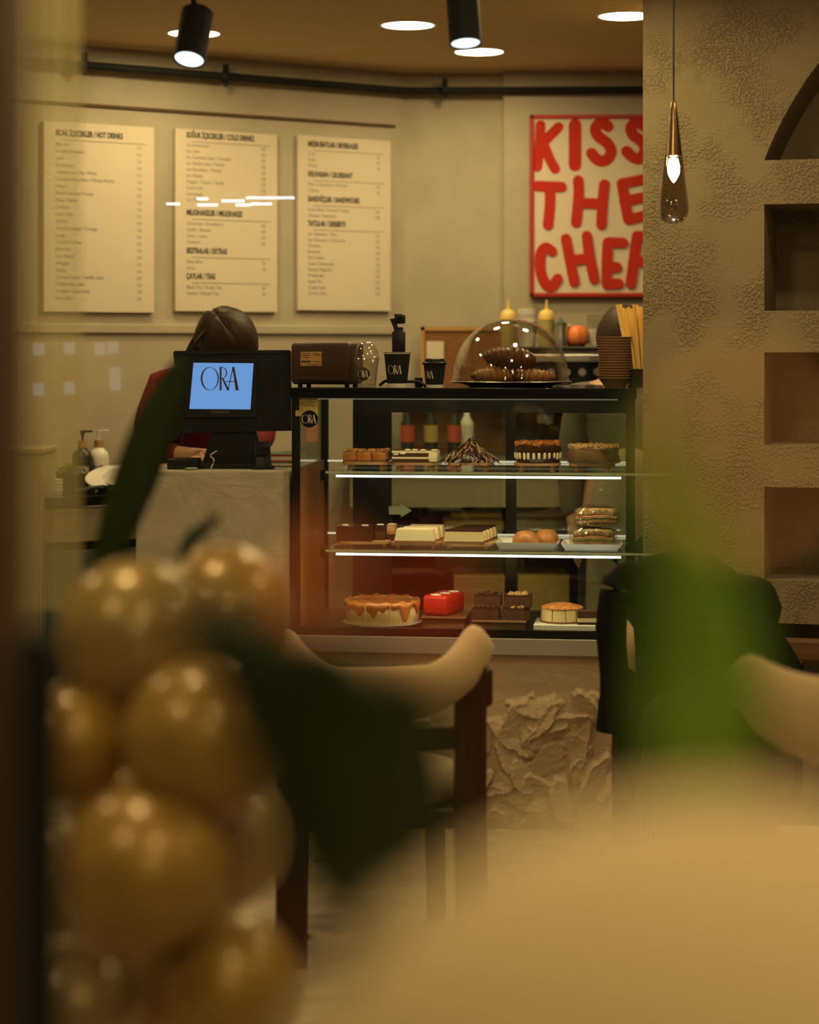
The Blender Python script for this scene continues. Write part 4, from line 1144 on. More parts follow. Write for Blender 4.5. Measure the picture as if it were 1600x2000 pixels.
o = B(); box(o, (0, 0, .016), (.10, .12, .032), bev=.003); o = obj('cash_box', o, M['plastic_dark'], None, loc=desk(360, 6.74)); tag(o, 'low black box on the plaster counter left of the till', 'box')
t = thing('card_terminal', 'black card payment terminal on the plaster counter right of the till', 'card reader', desk(512, 6.70), .3)
b = B(); box(b, (0, 0, .045), (.055, .03, .088), Matrix.Rotation(-.35, 4, 'X'), bev=.006); obj('body', b, M['plastic_dark'], t, True)
b = B(); box(b, (0, -.024, .060), (.042, .002, .028), Matrix.Rotation(-.35, 4, 'X')); obj('display', b, M['blackgloss'], t)
b = B(); box(b, (0, .005, .006), (.07, .07, .012), bev=.002); obj('cradle', b, M['plastic_dark'], t)
for k, (m, dz, lab, w_) in enumerate(((M['green'], 0, 'green bound book at the bottom of the pile beside the till', .108), (M['redlabel'], .0165, 'thick red book in the middle of the pile beside the till', .104), (M['green'], .0405, 'thin green notebook on top of the red book beside the till', .100))):
    h = (.0155, .023, .006)[k]
    t = thing('book', lab, 'book', desk(556, 6.88) + Vector((0, 0, dz)), .05 * k - .05, 'books beside the till')
    b = B(); box(b, (0, 0, h / 2), (w_, .14, h), bev=.001); obj('cover', b, m, t)
    b = B(); box(b, (0, -.0705, h / 2), (w_ - .01, .001, h * .5)); obj('pages', b, M['white'], t)
b = B(); box(b, (0, 0, .008), (.06, .09, .014)); box(b, (.006, 0, .017), (.05, .08, .003), .2); o = obj('paper_pile', b, M['white'], None, loc=desk(513, 6.86)); tag(o, 'small pile of white papers left of the red book', 'paper')
b = B(); tube(b, smoothline([Vector(v) for v in ((-.01, 0, .002), (.0, 0, .03), (-.012, 0, .045), (.01, -.005, .06))], 5), .0022, 6); o = obj('charging_cable', b, M['white'], None, True, loc=desk(418, 6.68)); tag(o, 'short white charging cable on the plaster counter below the till', 'cable')
b = B(); box(b, (0, 0, .004), (.04, .03, .008), bev=.002); o = obj('plug_adapter', b, M['steel'], None, loc=desk(372, 6.655), rz=.4); tag(o, 'small silver adapter at the front of the counter under the till', 'adapter')

# ------------------------------------------------------------------ back wall service area
t = thing('rear_counter', 'cream service counter with dark top behind the display case', 'counter', (.95, 8.2, 0), 0)
b = B(); box(b, (-.05, 0, 1.085), (2.3, .60, .03)); obj('worktop', b, M['steel'], t)
b = B(); box(b, (-.05, .26, .52), (2.26, .04, 1.04)); box(b, (-.05, -.02, .50), (2.26, .5, .02)); box(b, (-.05, -.02, .05), (2.26, .5, .1)); obj('carcass', b, M['blackmatte'], t)
b = B(); box(b, (-.05, -.27, .985), (2.26, .02, .13)); obj('fascia', b, M['creamcab'], t)
b = B(); box(b, (-.05, -.02, .80), (2.26, .5, .02)); obj('shelf', b, M['brownwood'], t)
for k, (px, m) in enumerate(((925, M['yellowlabel']), (1050, M['creamcab']))):
    b = B(); box(b, (0, 0, .03), (.24, .2, .06), bev=.02, seg=3); box(b, (.01, -.01, .072), (.2, .17, .02), bev=.008, seg=3)
    o = obj('folded_towel', b, m, None, True, loc=(P(px, 0, 8.05).x, 8.08, .8105)); tag(o, ['yellow folded towel', 'beige folded towel'][k] + ' on the shelf below the rear counter', 'towel', 'folded towels behind the case')
    t2 = B(); box(t2, (0, 0, .07), (.2, .25, .14), bev=.004); o = obj('storage_box', t2, [M['board'], M['yellowlabel']][k], None, loc=(P(px + 10, 0, 8.05).x, 8.1, .5105)); tag(o, ['brown cardboard box on the lower rear shelf', 'yellow cardboard box on the lower rear shelf'][k], 'box', 'boxes on the lower rear shelf')
def jar(px, Y, r, h, body, cap, lm, label, cat='bottle'):
    t = thing('sauce_bottle', label, cat, (P(px, 0, Y).x, Y, 1.1005), 0, 'bottles seen through the case')
    b = B(); lathe(b, [(0, 0), (r, 0), (r, h * .62), (r * .45, h * .76), (r * .4, h * .9), (0, h * .9)], seg=24); obj('body', b, body, t, True)
    b = B(); lathe(b, [(0, h * .88), (r * .5, h * .88), (r * .5, h), (0, h)], seg=20); obj('cap', b, cap, t, True)
    b = B(); lathe(b, [(r * 1.01, h * .30), (r * 1.02, h * .30), (r * 1.02, h * .60), (r * 1.01, h * .60)], seg=24); obj('paper_label', b, lm, t, True)
for k, (px, lm, w_) in enumerate(((796, M['redlabel'], 'red'), (842, M['yellowlabel'], 'yellow'), (888, M['redlabel'], 'red'), (912, M['ceramic'], 'white'))):
    jar(px, 8.05 + (.06 if k == 3 else 0), .027, .22, M['amberglass'] if k < 3 else M['ceramic'], M['black'], lm, 'dark bottle with ' + w_ + ' label behind the case, ' + ['leftmost of the row', 'second of the row', 'third of the row', 'pale and last of the row'][k])
b = B(); box(b, (0, 0, .14), (.44, .02, .28)); box(b, (0, -.06, .272), (.44, .13, .016)); box(b, (-.21, -.06, .14), (.016, .13, .28))
o = obj('bottle_shelf', b, M['brownwood'], None, loc=(P(892, 0, 8.3).x, 8.36, 1.1005)); tag(o, 'open dark wooden shelf behind the row of labelled bottles', 'shelf')
# coffee machine
t = thing('espresso_machine', 'dark espresso machine with steel top behind the glass dome', 'coffee machine', (P(1110, 0, 8.2).x, 8.15, 1.1005), 0)
b = B(); box(b, (0, .05, .30), (.46, .36, .25), bev=.012); box(b, (0, .15, .10), (.46, .18, .2)); box(b, (0, 0, .02), (.48, .42, .04), bev=.005); obj('body', b, M['blackgloss'], t)
b = B(); box(b, (0, .05, .433), (.47, .37, .014), bev=.004); obj('top_tray', b, M['plastic_dark'], t)
b = B(); box(b, (0, -.135, .395), (.47, .012, .03), bev=.003); obj('steel_band', b, M['steel'], t)
for k in range(5):
    b = B(); tmp = bmesh.new(); lathe(tmp, [(0, 0), (.016, 0), (.014, .016), (0, .016)], seg=20); merge(b, tmp, Matrix.Translation((-.14 + .06 * k, -.131, .34)) @ Matrix.Rotation(PI / 2, 4, 'X')); obj('knob', b, M['steel'], t, True)
for sx in (-.1, .1):
    b = B(); tmp = bmesh.new(); lathe(tmp, [(0, 0), (.035, 0), (.035, .04), (0, .04)], seg=24); merge(b, tmp, Matrix.Translation((sx, -.08, .14))); tube(b, [(sx, -.08, .16), (sx, -.22, .15)], .012, 10); obj('portafilter', b, M['steel'], t, True)
mt = 1.1005 + .4405
def onm(px, Y=8.2): return Vector((P(px, 0, Y).x, Y, mt))
def squeeze(px, m, label, Y=8.15, h=.17, body=None):
    t = thing('squeeze_bottle', label, 'bottle', onm(px, Y), 0, 'yellow topped squeeze bottles')
    b = B(); lathe(b, [(0, 0), (.031, 0), (.031, h * .6), (.028, h * .64), (0, h * .64)], seg=28); obj('body', b, body or M['sauce2'], t, True)
    b = B(); lathe(b, [(.032, h * .62), (.032, h * .76), (.022, h * .84), (.007, h * .88), (.003, h * 1.1), (0, h * 1.1)], seg=28); obj('nozzle', b, m, t, True)
squeeze(993, M['sauce'], 'olive squeeze bottle with pale yellow nozzle, left one behind the dome')
squeeze(1068, M['sauce'], 'yellow squeeze bottle with pale nozzle, right one behind the dome', body=M['sauce2'])
for k in range(4):
    b = B(); lathe(b, [(0, 0), (.032, 0), (.043, .10), (.045, .103), (.04, .10), (.03, .004), (0, .004)], seg=28)
    o = obj('white_cup', b, M['ceramic'], None, True, loc=onm(1030, 8.24) + Vector((0, 0, .012 * k + .018))); tag(o, ('lowest', 'second', 'third', 'topmost')[k] + ' white cup of the stack between the two squeeze bottles', 'cup', 'stack of white cups')
    if k == 0: o.location.z = mt
t = thing('milk_jug', 'steel milk jug right of the squeeze bottles', 'jug', onm(1095, 8.12), 0)
b = B(); lathe(b, [(0, 0), (.030, 0), (.032, .04), (.026, .08), (.028, .095), (.026, .094), (.024, .08), (0, .01)], seg=28); obj('body', b, M['steel'], t, True)
b = B(); tube(b, smoothline([Vector(v) for v in ((.028, 0, .085), (.05, 0, .075), (.05, 0, .035), (.03, 0, .02))], 5), .004, 8); obj('handle', b, M['steel'], t, True)
b = B(); lathe(b, [(0, .094), (.02, .094), (.012, .106), (.004, .118), (0, .118)], seg=20); obj('lid', b, M['teal'], t, True)
b = B(); lathe(b, [(0, 0), (.03, 0), (.047, .025), (.047, .055), (.03, .082), (.008, .084), (0, .078)], seg=40, squash=lambda a, z: 1 + .035 * math.cos(8 * a)); o = obj('orange_pumpkin', b, M['orange'], None, 'full', loc=onm(1127, 8.14)); tag(o, 'orange ribbed pumpkin ornament on the espresso machine', 'pumpkin')
for k, px in enumerate((1162, 1196)):
    t = thing('glass_jar', ['clear glass jar', 'clear glass jar with pale contents'][0] + [' nearest the orange pumpkin', ' behind the second worker and the bowl stack'][k], 'jar', onm(px, 8.16), 0, 'glass jars on the espresso machine')
    if px > 1180: t.location.z = mt
    b = B(); lathe(b, [(0, 0), (.033, 0), (.034, .11), (.036, .128), (.034, .128), (.031, .11), (.03, .005), (0, .005)], seg=28); obj('glass', b, M['domeglass'], t, True)
    b = B(); lathe(b, [(0, .006), (.028, .006), (.028, .07), (0, .072)], seg=24); obj('contents', b, M['ceramic'], t, True)
# cork board
p0 = P(822, 745, 8.5); p1 = P(940, 638, 8.5)
t = thing('cork_board', 'brown cork board in a pale wooden frame on the back wall behind the dome', 'notice board', (p0.x, 8.525, 1.3), 0)
wd, hh = .40, p1.z - 1.3
b = B(); box(b, (wd / 2, 0, hh / 2), (wd, .01, hh)); obj('cork', b, M['cork'], t)
b = B()
for c, s in (((wd / 2, -.004, hh - .008), (wd, .02, .016)), ((wd / 2, -.004, .008), (wd, .02, .016)), ((.008, -.004, hh / 2), (.016, .02, hh)), ((wd - .008, -.004, hh / 2), (.016, .02, hh))): box(b, c, s)
obj('frame', b, M['boardframe'], t)
b = B(); box(b, (P(850, 0, 8.5).x - p0.x, -.016, P(0, 690, 8.5).z - 1.3), (.072, .004, .10), .05); o = obj('paper_bag', b, M['white'], None, loc=t.location); tag(o, 'white paper pinned to the cork board', 'paper')

# ------------------------------------------------------------------ people
def skin_body(name, verts, edges, m, parent, sub=2, root=0):
    me = bpy.data.meshes.new(name); me.from_pydata([v[:3] for v in verts], edges, []); me.update()
    o = link(name, me)
    o.modifiers.new('s', 'SKIN'); sv = me.skin_vertices[0].data
    for i, v in enumerate(verts):
        r = v[3]; sv[i].radius = (r, v[4] if len(v) > 4 else r); sv[i].use_root = (i == root)
    s = o.modifiers.new('u', 'SUBSURF'); s.levels = sub; s.render_levels = sub
    bpy.context.view_layer.update()
    nm = bpy.data.meshes.new_from_object(o.evaluated_get(bpy.context.evaluated_depsgraph_get()))
    bpy.data.objects.remove(o); nm.materials.clear(); nm.materials.append(m)
    for p in nm.polygons: p.use_smooth = True
    q = link(name, nm)
    if parent: q.parent = parent
    return q
def hand(V, E, wi, d, palmn):
    """fingers from wrist index wi along d"""
    w0 = Vector(V[wi][:3]); d = Vector(d).normalized(); s = d.cross(Vector(palmn)).normalized(); n = Vector(palmn).normalized()
    V.append((*(w0 + d * .055), .022, .036)); pi_ = len(V) - 1; E.append((wi, pi_))
    for k, (off, L) in enumerate(((-.030, .068), (-.011, .076), (.010, .071), (.029, .056))):
        base = w0 + d * .085 + s * off; V.append((*base, .0105)); b0_ = len(V) - 1; E.append((pi_, b0_))
        V.append((*(base + d * L * .5 + n * .006), .0085)); E.append((b0_, b0_ + 1))
        V.append((*(base + d * L * .9 + n * .022), .0075)); E.append((b0_ + 1, b0_ + 2))
    tb = w0 + d * .03 - s * .034; V.append((*tb, .012)); t0 = len(V) - 1; E.append((pi_, t0)); V.append((*(tb + d * .035 - s * .014 + n * .012), .009)); E.append((t0, t0 + 1))
def head_mesh(b, c, R, r=.098):
    t = bmesh.new(); bmesh.ops.create_uvsphere(t, u_segments=32, v_segments=24, radius=1)
    for v in t.verts:
        x, y, z = v.co
        k = 1 - .22 * max(0, -z) ** 1.3
        X = x * .077 * k; Y = y * .098 * (1 - .12 * max(0, -z)); Z = z * .118
        if y < 0:
            Y -= .022 * math.exp(-((x / .16) ** 2 + ((z + .05) / .17) ** 2))     # nose
            for sx in (-.36, .36): Y += .012 * math.exp(-(((x - sx) / .16) ** 2 + ((z - .12) / .12) ** 2))   # eye sockets
            Y -= .006 * math.exp(-((x / .25) ** 2 + ((z + .42) / .08) ** 2)); Y -= .008 * math.exp(-((x / .25) ** 2 + ((z + .8) / .15) ** 2))
        v.co = Vector((X, Y, Z))
    for sx in (-1, 1): sphere(t, (sx * .078, .008, -.002), .028, (.35, .6, 1), 12, 8)
    merge(b, t, Matrix.Translation(c) @ R)
# worker one : bent over the till
px_, Yp = 0, 7.30
pr1 = thing('person', 'person with long brown hair and red top bending over behind the till', 'person', (-.76, 7.37, 0), 0)
L0 = Vector((-.76, 7.37, 0))
V = [(0, .10, .98, .15, .11), (0, .06, 1.14, .135, .10), (-.01, 0, 1.28, .16, .11), (-.01, -.05, 1.38, .13, .09), (.07, -.09, 1.45, .055), (.10, -.11, 1.50, .05),
     (-.125, -.05, 1.385, .065), (-.165, -.10, 1.25, .05), (-.13, -.20, 1.17, .038), (.02, -.30, 1.165, .027),
     (.17, -.06, 1.37, .062), (.24, -.09, 1.22, .048), (.20, -.20, 1.19, .036), (.13, -.29, 1.165, .027),
     (-.09, .10, .90, .095), (-.10, .06, .50, .065), (-.10, .12, .09, .045), (-.10, .02, .035, .036), (.09, .10, .90, .095), (.10, .08, .50, .065), (.10, .14, .09, .045), (.10, .04, .035, .036)]
E = [(0, 1), (1, 2), (2, 3), (3, 4), (4, 5), (3, 6), (6, 7), (7, 8), (8, 9), (3, 10), (10, 11), (11, 12), (12, 13), (0, 14), (14, 15), (15, 16), (16, 17), (0, 18), (18, 19), (19, 20), (20, 21)]
hand(V, E, 9, (.95, -.3, -.02), (0, 0, -1)); hand(V, E, 13, (-.8, -.6, -.02), (0, 0, -1))
body = skin_body('body', V, E, M['skin'], pr1)
# clothing as slightly larger shells
Vs = [(0, .10, .97, .165, .125), (0, .06, 1.14, .150, .115), (-.01, 0, 1.28, .175, .125), (-.01, -.05, 1.38, .145, .105), (.05, -.08, 1.43, .07),
      (-.125, -.05, 1.385, .078), (-.165, -.10, 1.25, .063), (-.13, -.20, 1.17, .050), (-.03, -.27, 1.166, .036),
      (.17, -.06, 1.37, .075), (.24, -.09, 1.22, .060), (.20, -.20, 1.19, .048), (.16, -.25, 1.172, .038)]
Es = [(0, 1), (1, 2), (2, 3), (3, 4), (3, 5), (5, 6), (6, 7), (7, 8), (3, 9), (9, 10), (10, 11), (11, 12)]
skin_body('red_top', Vs, Es, M['redcloth'], pr1)
Vt = [(0, .10, .97, .17, .13), (-.09, .10, .88, .11), (-.10, .06, .50, .085), (-.10, .12, .10, .065), (.09, .10, .88, .11), (.10, .08, .50, .085), (.10, .14, .10, .065)]
skin_body('trousers', Vt, [(0, 1), (1, 2), (2, 3), (0, 4), (4, 5), (5, 6)], M['jeans'], pr1)
hc = Vector((P(447, 0, 7.2).x - L0.x, 7.2 - L0.y, 1.548))
Rh = Matrix.Rotation(-.25, 4, 'Y') @ Matrix.Rotation(.75, 4, 'X') @ Matrix.Rotation(.4, 4, 'Z')
b = B(); head_mesh(b, hc, Rh); 
# join head into body by keeping one continuous mesh
hb = bmesh.new(); hb.from_mesh(body.data); merge(hb, b); hb.to_mesh(body.data); hb.free()
for p in body.data.polygons: p.use_smooth = True
def hair(parent, c, R, long_pts=None, wsc=1.0):
    b = B(); t = bmesh.new(); bmesh.ops.create_uvsphere(t, u_segments=64, v_segments=32, radius=1)
    for v in t.verts:
        x, y, z = v.co; ang = math.atan2(x, y)
        k = 1.0 + .02 * math.sin(ang * 34 + z * 3) + .012 * math.sin(ang * 57)
        part = -.012 * math.exp(-(x / .06) ** 2) * max(z, 0)
        v.co = Vector((x * .098 * k * wsc, y * .116 * k + .010, z * .128 * k + part + .012))
    # open the face
    dele = [v for v in t.verts if v.co.y < -.07 and v.co.z < -.02]
    bmesh.ops.delete(t, geom=dele, context='VERTS')
    merge(b, t, Matrix.Translation(c) @ R)
    if long_pts:
        rnd = random.Random(3)
        for k in range(90):
            o_ = Vector((rnd.gauss(0, 1), rnd.gauss(0, 1), rnd.gauss(0, .6))); pts = []
            for i, p in enumerate(long_pts): pts.append(Vector(p[:3]) + o_ * p[3])
            tube(b, smoothline(pts, 4), .0065, 5)
    return obj('hair', b, M['hair'], parent, 'full')
hair(pr1, hc, Rh, [(hc.x - .01, hc.y + .01, hc.z + .06, .028), (hc.x - .06, hc.y, hc.z - .0, .028), (hc.x - .12, hc.y - .0, hc.z - .08, .020), (hc.x - .17, hc.y - .03, hc.z - .20, .018), (hc.x - .19, hc.y - .05, hc.z - .34, .012)], 1.12)
b = B()
for k in range(4): tube(b, smoothline([Vector(v) for v in ((-.15, -.08, 1.36 - .02 * k), (-.185, -.09, 1.33 - .03 * k), (-.20 - .008 * k, -.09, 1.29 - .03 * k), (-.185, -.09, 1.265 - .03 * k))], 6), .0012, 4)
obj('loose_strands', b, M['hair'], pr1)
# worker two : standing behind the case
pr2 = thing('person', 'person in grey clothes with dark hair standing behind the right side of the case', 'person', (P(1222, 0, 7.62).x, 7.62, 0), 0)
V = [(0, 0, .98, .15, .11), (0, .0, 1.14, .13, .10), (0, .01, 1.26, .16, .11), (0, .02, 1.355, .13, .085), (0, .01, 1.43, .052), (0, 0, 1.49, .05),
     (-.165, .02, 1.35, .06), (-.20, .04, 1.10, .045), (-.20, .03, .96, .035), (-.19, .0, .87, .026), (.165, .02, 1.35, .06), (.20, .04, 1.10, .045), (.20, .03, .96, .035), (.19, .0, .87, .026),
     (-.09, 0, .90, .095), (-.10, 0, .50, .065), (-.10, .04, .09, .045), (-.10, -.08, .035, .036), (.09, 0, .90, .095), (.10, 0, .50, .065), (.10, .04, .09, .045), (.10, -.08, .035, .036)]
E = [(0, 1), (1, 2), (2, 3), (3, 4), (4, 5), (3, 6), (6, 7), (7, 8), (8, 9), (3, 10), (10, 11), (11, 12), (12, 13), (0, 14), (14, 15), (15, 16), (16, 17), (0, 18), (18, 19), (19, 20), (20, 21)]
hand(V, E, 9, (0, -.15, -1), (1, 0, 0)); hand(V, E, 13, (0, -.15, -1), (-1, 0, 0))
body = skin_body('body', V, E, M['skin'], pr2)
hc2 = Vector((0, -.01, 1.555)); Rh2 = Matrix.Rotation(.35, 4, 'X') @ Matrix.Rotation(.5, 4, 'Z')
b = B(); head_mesh(b, hc2, Rh2); hb = bmesh.new(); hb.from_mesh(body.data); merge(hb, b); hb.to_mesh(body.data); hb.free()
for p in body.data.polygons: p.use_smooth = True
skin_body('shirt', [(0, 0, .80, .175, .135), (0, 0, .98, .165, .125), (0, 0, 1.14, .150, .115), (0, .01, 1.26, .175, .125), (0, .02, 1.355, .145, .10), (0, .01, 1.405, .066),
    (-.165, .02, 1.35, .074), (-.20, .04, 1.10, .06), (-.20, .02, .89, .040), (.165, .02, 1.35, .074), (.20, .04, 1.10, .06), (.20, .02, .89, .040)], [(0, 1), (1, 2), (2, 3), (3, 4), (4, 5), (4, 6), (6, 7), (7, 8), (4, 9), (9, 10), (10, 11)], M['greycloth'], pr2)
skin_body('apron', [(0, -.06, .45, .17, .09), (0, -.07, .8, .165, .085), (0, -.06, 1.0, .15, .085), (0, -.06, 1.2, .11, .09)], [(0, 1), (1, 2), (2, 3)], mat('pale_apron', (.34, .28, .20), .9), pr2)
skin_body('trousers', [(0, 0, .90, .155, .12), (-.09, 0, .82, .10), (-.10, 0, .50, .085), (-.10, .04, .10, .065), (.09, 0, .82, .10), (.10, 0, .50, .085), (.10, .04, .10, .065)], [(0, 1), (1, 2), (2, 3), (0, 4), (4, 5), (5, 6)], M['jeans'], pr2)
hair(pr2, hc2, Rh2, [(0, .06, 1.6, .03), (-.03, .10, 1.5, .02), (-.04, .10, 1.36, .018)])

# ------------------------------------------------------------------ pendant
pp = P(1316, 0, 6.0)
t = thing('pendant_lamp', 'smoked glass teardrop pendant lamp hanging on a thin cord before the niche wall', 'pendant lamp', (pp.x, 6.0, CEIL), 0)
def pz_(py): return P(0, py, 6.0).z - CEIL
b = B(); tube(b, [(0, 0, -.001), (0, 0, pz_(200))], .0026, 8); obj('cord', b, M['black'], t)
b = B(); lathe(b, [(0, 0), (.05, 0), (.05, -.02), (0, -.024)], seg=32); obj('ceiling_rose', b, M['black'], t, True)
b = B(); lathe(b, [(.0045, pz_(196)), (.007, pz_(200)), (.0105, pz_(215)), (.0255, pz_(305)), (.022, pz_(306)), (0, pz_(306))], seg=32); obj('metal_cone', b, mat('bronze', (.26, .17, .09), .22, metal=.9), t, True)
prof = [(.0262, pz_(304)), (.030, pz_(325)), (.036, pz_(360)), (.041, pz_(385)), (.0445, pz_(402)), (.0435, pz_(415)), (.036, pz_(428)), (.022, pz_(435)), (.008, pz_(437)), (0, pz_(437.3))]
b = B(); lathe(b, prof, seg=48, cap=False); obj('glass_drop', b, M['smoke'], t, 'full')
b = B(); lathe(b, [(max(r - .004, 0), z + (.004 if r < .02 else 0)) for r, z in prof], seg=48, cap=False); obj('inner_glass', b, M['domeglass'], t, 'full')
b = B(); lathe(b, [(0, pz_(308)), (.012, pz_(310)), (.018, pz_(325)), (.016, pz_(340)), (.008, pz_(350)), (.002, pz_(356)), (0, pz_(357))], seg=24); obj('bulb', b, M['bulb'], t, True)


# ------------------------------------------------------------------ chairs
def chair(loc, rz, label, sc=1.0, bz=.84, dip=.085):
    """backrest toward local -y (the viewer), horned saddle-shaped cushion on two thick posts"""
    t = thing('tub_chair', label, 'chair', loc, rz, 'beige chairs with dark wooden legs')
    n = 36; rs = []
    for i in range(n + 1):
        u = -1 + 2 * i / n; a = u * 1.0
        p = Vector((.265 * math.sin(a) / math.sin(1.0), -.20 - .12 * (math.cos(a) - 1) * -1.0 + .0, 0)); p.y = -.27 + .26 * (1 - math.cos(a))
        k = abs(u); top = bz - dip + dip * min(1, max(0, (k - .35) / .45)) ** 1.6 * (1 if k < .9 else 1)
        bot = bz - .225 + .11 * k ** 2
        e = (1 - max(0, (k - .82) / .18) ** 2.5 * .80) ; e = max(e, .2)
        zc = (top + bot) / 2; hh = (top - bot) / 2 * e; ww = .040 * (.6 + .4 * e)
        tn = Vector((math.cos(a), math.sin(a) * .9, 0)).normalized(); sd = Vector((tn.y, -tn.x, 0))
        rs.append([p + sd * (ww * math.cos(2 * PI * q / 24)) + Vector((0, 0, zc + hh * math.sin(2 * PI * q / 24))) for q in range(24)])
    b = B(); rings(b, rs); obj('back_cushion', b, M['cream_fabric'], t, 'full')
    b = B(); lathe(b, [(0, 0), (.21, 0), (.235, .02), (.24, .05), (.225, .075), (.18, .085), (0, .088)], c=(0, .02, .375), seg=48, sx=1.02); obj('seat', b, M['cream_fabric'], t, 'full')
    b = B(); box(b, (0, .02, .355), (.42, .44, .05), bev=.01); obj('seat_frame', b, M['darkwood'], t)
    for sx in (-1, 1):
        b = B(); box(b, (sx * .225, -.19, (bz - .10) / 2), (.078, .05, bz - .10), bev=.008, seg=3); box(b, (sx * .250, -.185, bz - .155), (.060, .058, .10), bev=.014, seg=3); obj('leg', b, M['darkwood'], t)
        b = B(); box(b, (sx * .19, .21, .18), (.05, .045, .36), bev=.006); obj('leg', b, M['darkwood'], t)
    b = B(); tube(b, [(-.21, -.19, .56), (0, -.225, .56), (.21, -.19, .56)], .018, 10, 1.6); obj('back_rail', b, M['darkwood'], t)
    t.scale = (sc, sc, sc); return t
chair((-.093, 5.30, 0), .12, 'beige saddle-backed chair with dark posts standing before the pastry case')
chair((.955, 4.45, 0), .0, 'beige saddle-backed chair at the right edge, before the niche wall', 1.04, .865, .035)
chair((.82, 6.02, 0), -.1, 'chair under the black coats, right of the case', .85, .90)
# coats
Yc = 5.66; s = Yc / F
def loft(name, rows, dep, m, parent, seed=0, folds=9, yc=Yc):
    b = B(); rs = []; N = 72
    # resample rows
    for (py, x0, x1) in rows:
        z = H - (py - HY) * s; cx = ((x0 + x1) / 2 - CX) * s; hw = (x1 - x0) / 2 * s
        ring = []
        for i in range(N):
            a = 2 * PI * i / N; c, sn = math.cos(a), math.sin(a)
            f = 1 + .035 * math.sin(a * folds + seed + py * .01) * min(1, (py - rows[0][0]) / 60) + .05 * mnoise.noise((c * 2, sn * 2, py * .02 + seed))
            ring.append((cx + hw * f * math.copysign(abs(c) ** .8, c), yc + dep(py) * f * math.copysign(abs(sn) ** .8, sn), z))
        rs.append(ring)
    rings(b, rs); return obj(name, b, m, parent, 'full')
rows = [(1077, 1335, 1365), (1080, 1310, 1385), (1088, 1262, 1402), (1098, 1236, 1412), (1112, 1222, 1432), (1122, 1220, 1440), (1150, 1225, 1446), (1210, 1240, 1450), (1280, 1246, 1470), (1340, 1240, 1480), (1400, 1222, 1490), (1440, 1205, 1480), (1500, 1215, 1460), (1560, 1225, 1440)]
t = thing('black_coat', 'large black coat draped over the back of the chair right of the case', 'coat', (0, 0, 0)); 
loft('coat_body', rows, lambda py: .06 + .09 * min(1, (py - 1077) / 200), M['blackcloth'], t, 1)
b = B(); q = lambda px, py, y=Yc - .03: Vector(((px - CX) * s, y, H - (py - HY) * s))
tube(b, smoothline([q(1240, 1105), q(1208, 1128), q(1196, 1175), q(1192, 1240), q(1198, 1320), q(1196, 1380), q(1192, 1425)], 5), [.03] * 6 + [.042] * 10 + [.040] * 8 + [.043] * 7, 20); obj('sleeve', b, M['blackcloth'], t, 'full')
t2 = thing('dark_jacket', 'dark jacket bunched to the right of the black coat on the same chair', 'jacket', (0, 0, 0))
rows = [(1120, 1425, 1450), (1124, 1415, 1480), (1134, 1405, 1502), (1150, 1402, 1512), (1180, 1402, 1520), (1210, 1405, 1512), (1222, 1405, 1516), (1260, 1410, 1540), (1295, 1415, 1562), (1320, 1415, 1562), (1360, 1420, 1545), (1420, 1420, 1520), (1480, 1420, 1500)]
loft('jacket_body', rows, lambda py: .04 + .08 * min(1, (py - 1120) / 120), M['blackcloth'], t2, 5, 7, Yc - .03)
# small wooden ornament / arm end, tassels
b = B(); box(b, (0, 0, 0), (.055, .03, .03), bev=.01, seg=3); 
b.free()
t = thing('fringed_bag', 'dark olive bag with long thin fringes hanging below the coats', 'bag', q(1300, 1400, Yc - .22), 0)
b = B(); lathe(b, [(0, -.06), (.09, -.06), (.10, 0), (.09, .06), (.05, .10), (0, .11)], seg=28, sy=.35); obj('pouch', b, mat('olive_bag', (.03, .03, .015), .9), t, 'full')
b = B()
for k in range(46):
    x = -.09 + .18 * k / 45; tube(b, [(x, -.03 + .01 * (k % 3), -.04), (x - .02, -.03, -.15), (x - .045, -.028, -.27 - .03 * rr.random())], .0018, 4)
stuff(obj('fringe', b, mat('fringe', (.09, .08, .04), .9), t))
b = B(); tube(b, smoothline([Vector(v) for v in ((-.06, 0, .08), (-.03, .06, .22), (0, .14, .30), (.03, .06, .22), (.06, 0, .08))], 6), .006, 6); obj('strap', b, M['blackcloth'], t, True)
# bench at the niche wall
t = thing('wooden_bench', 'low brown wooden bench against the niche wall at the right edge', 'bench', (1.55, 5.85, 0), -TP)
b = B(); box(b, (0, 0, .44), (1.0, .38, .04), bev=.006); obj('seat', b, M['brownwood'], t)
b = B(); box(b, (0, .18, .63), (1.0, .03, .07), bev=.01); obj('back_rail', b, M['brownwood'], t)
for sx in (-.46, .46):
    for sy in (-.15, .18):
        b = B(); box(b, (sx, sy, .21 if sy < 0 else .30), (.05, .05, .42 if sy < 0 else .60), bev=.005); obj('leg', b, M['brownwood'], t)

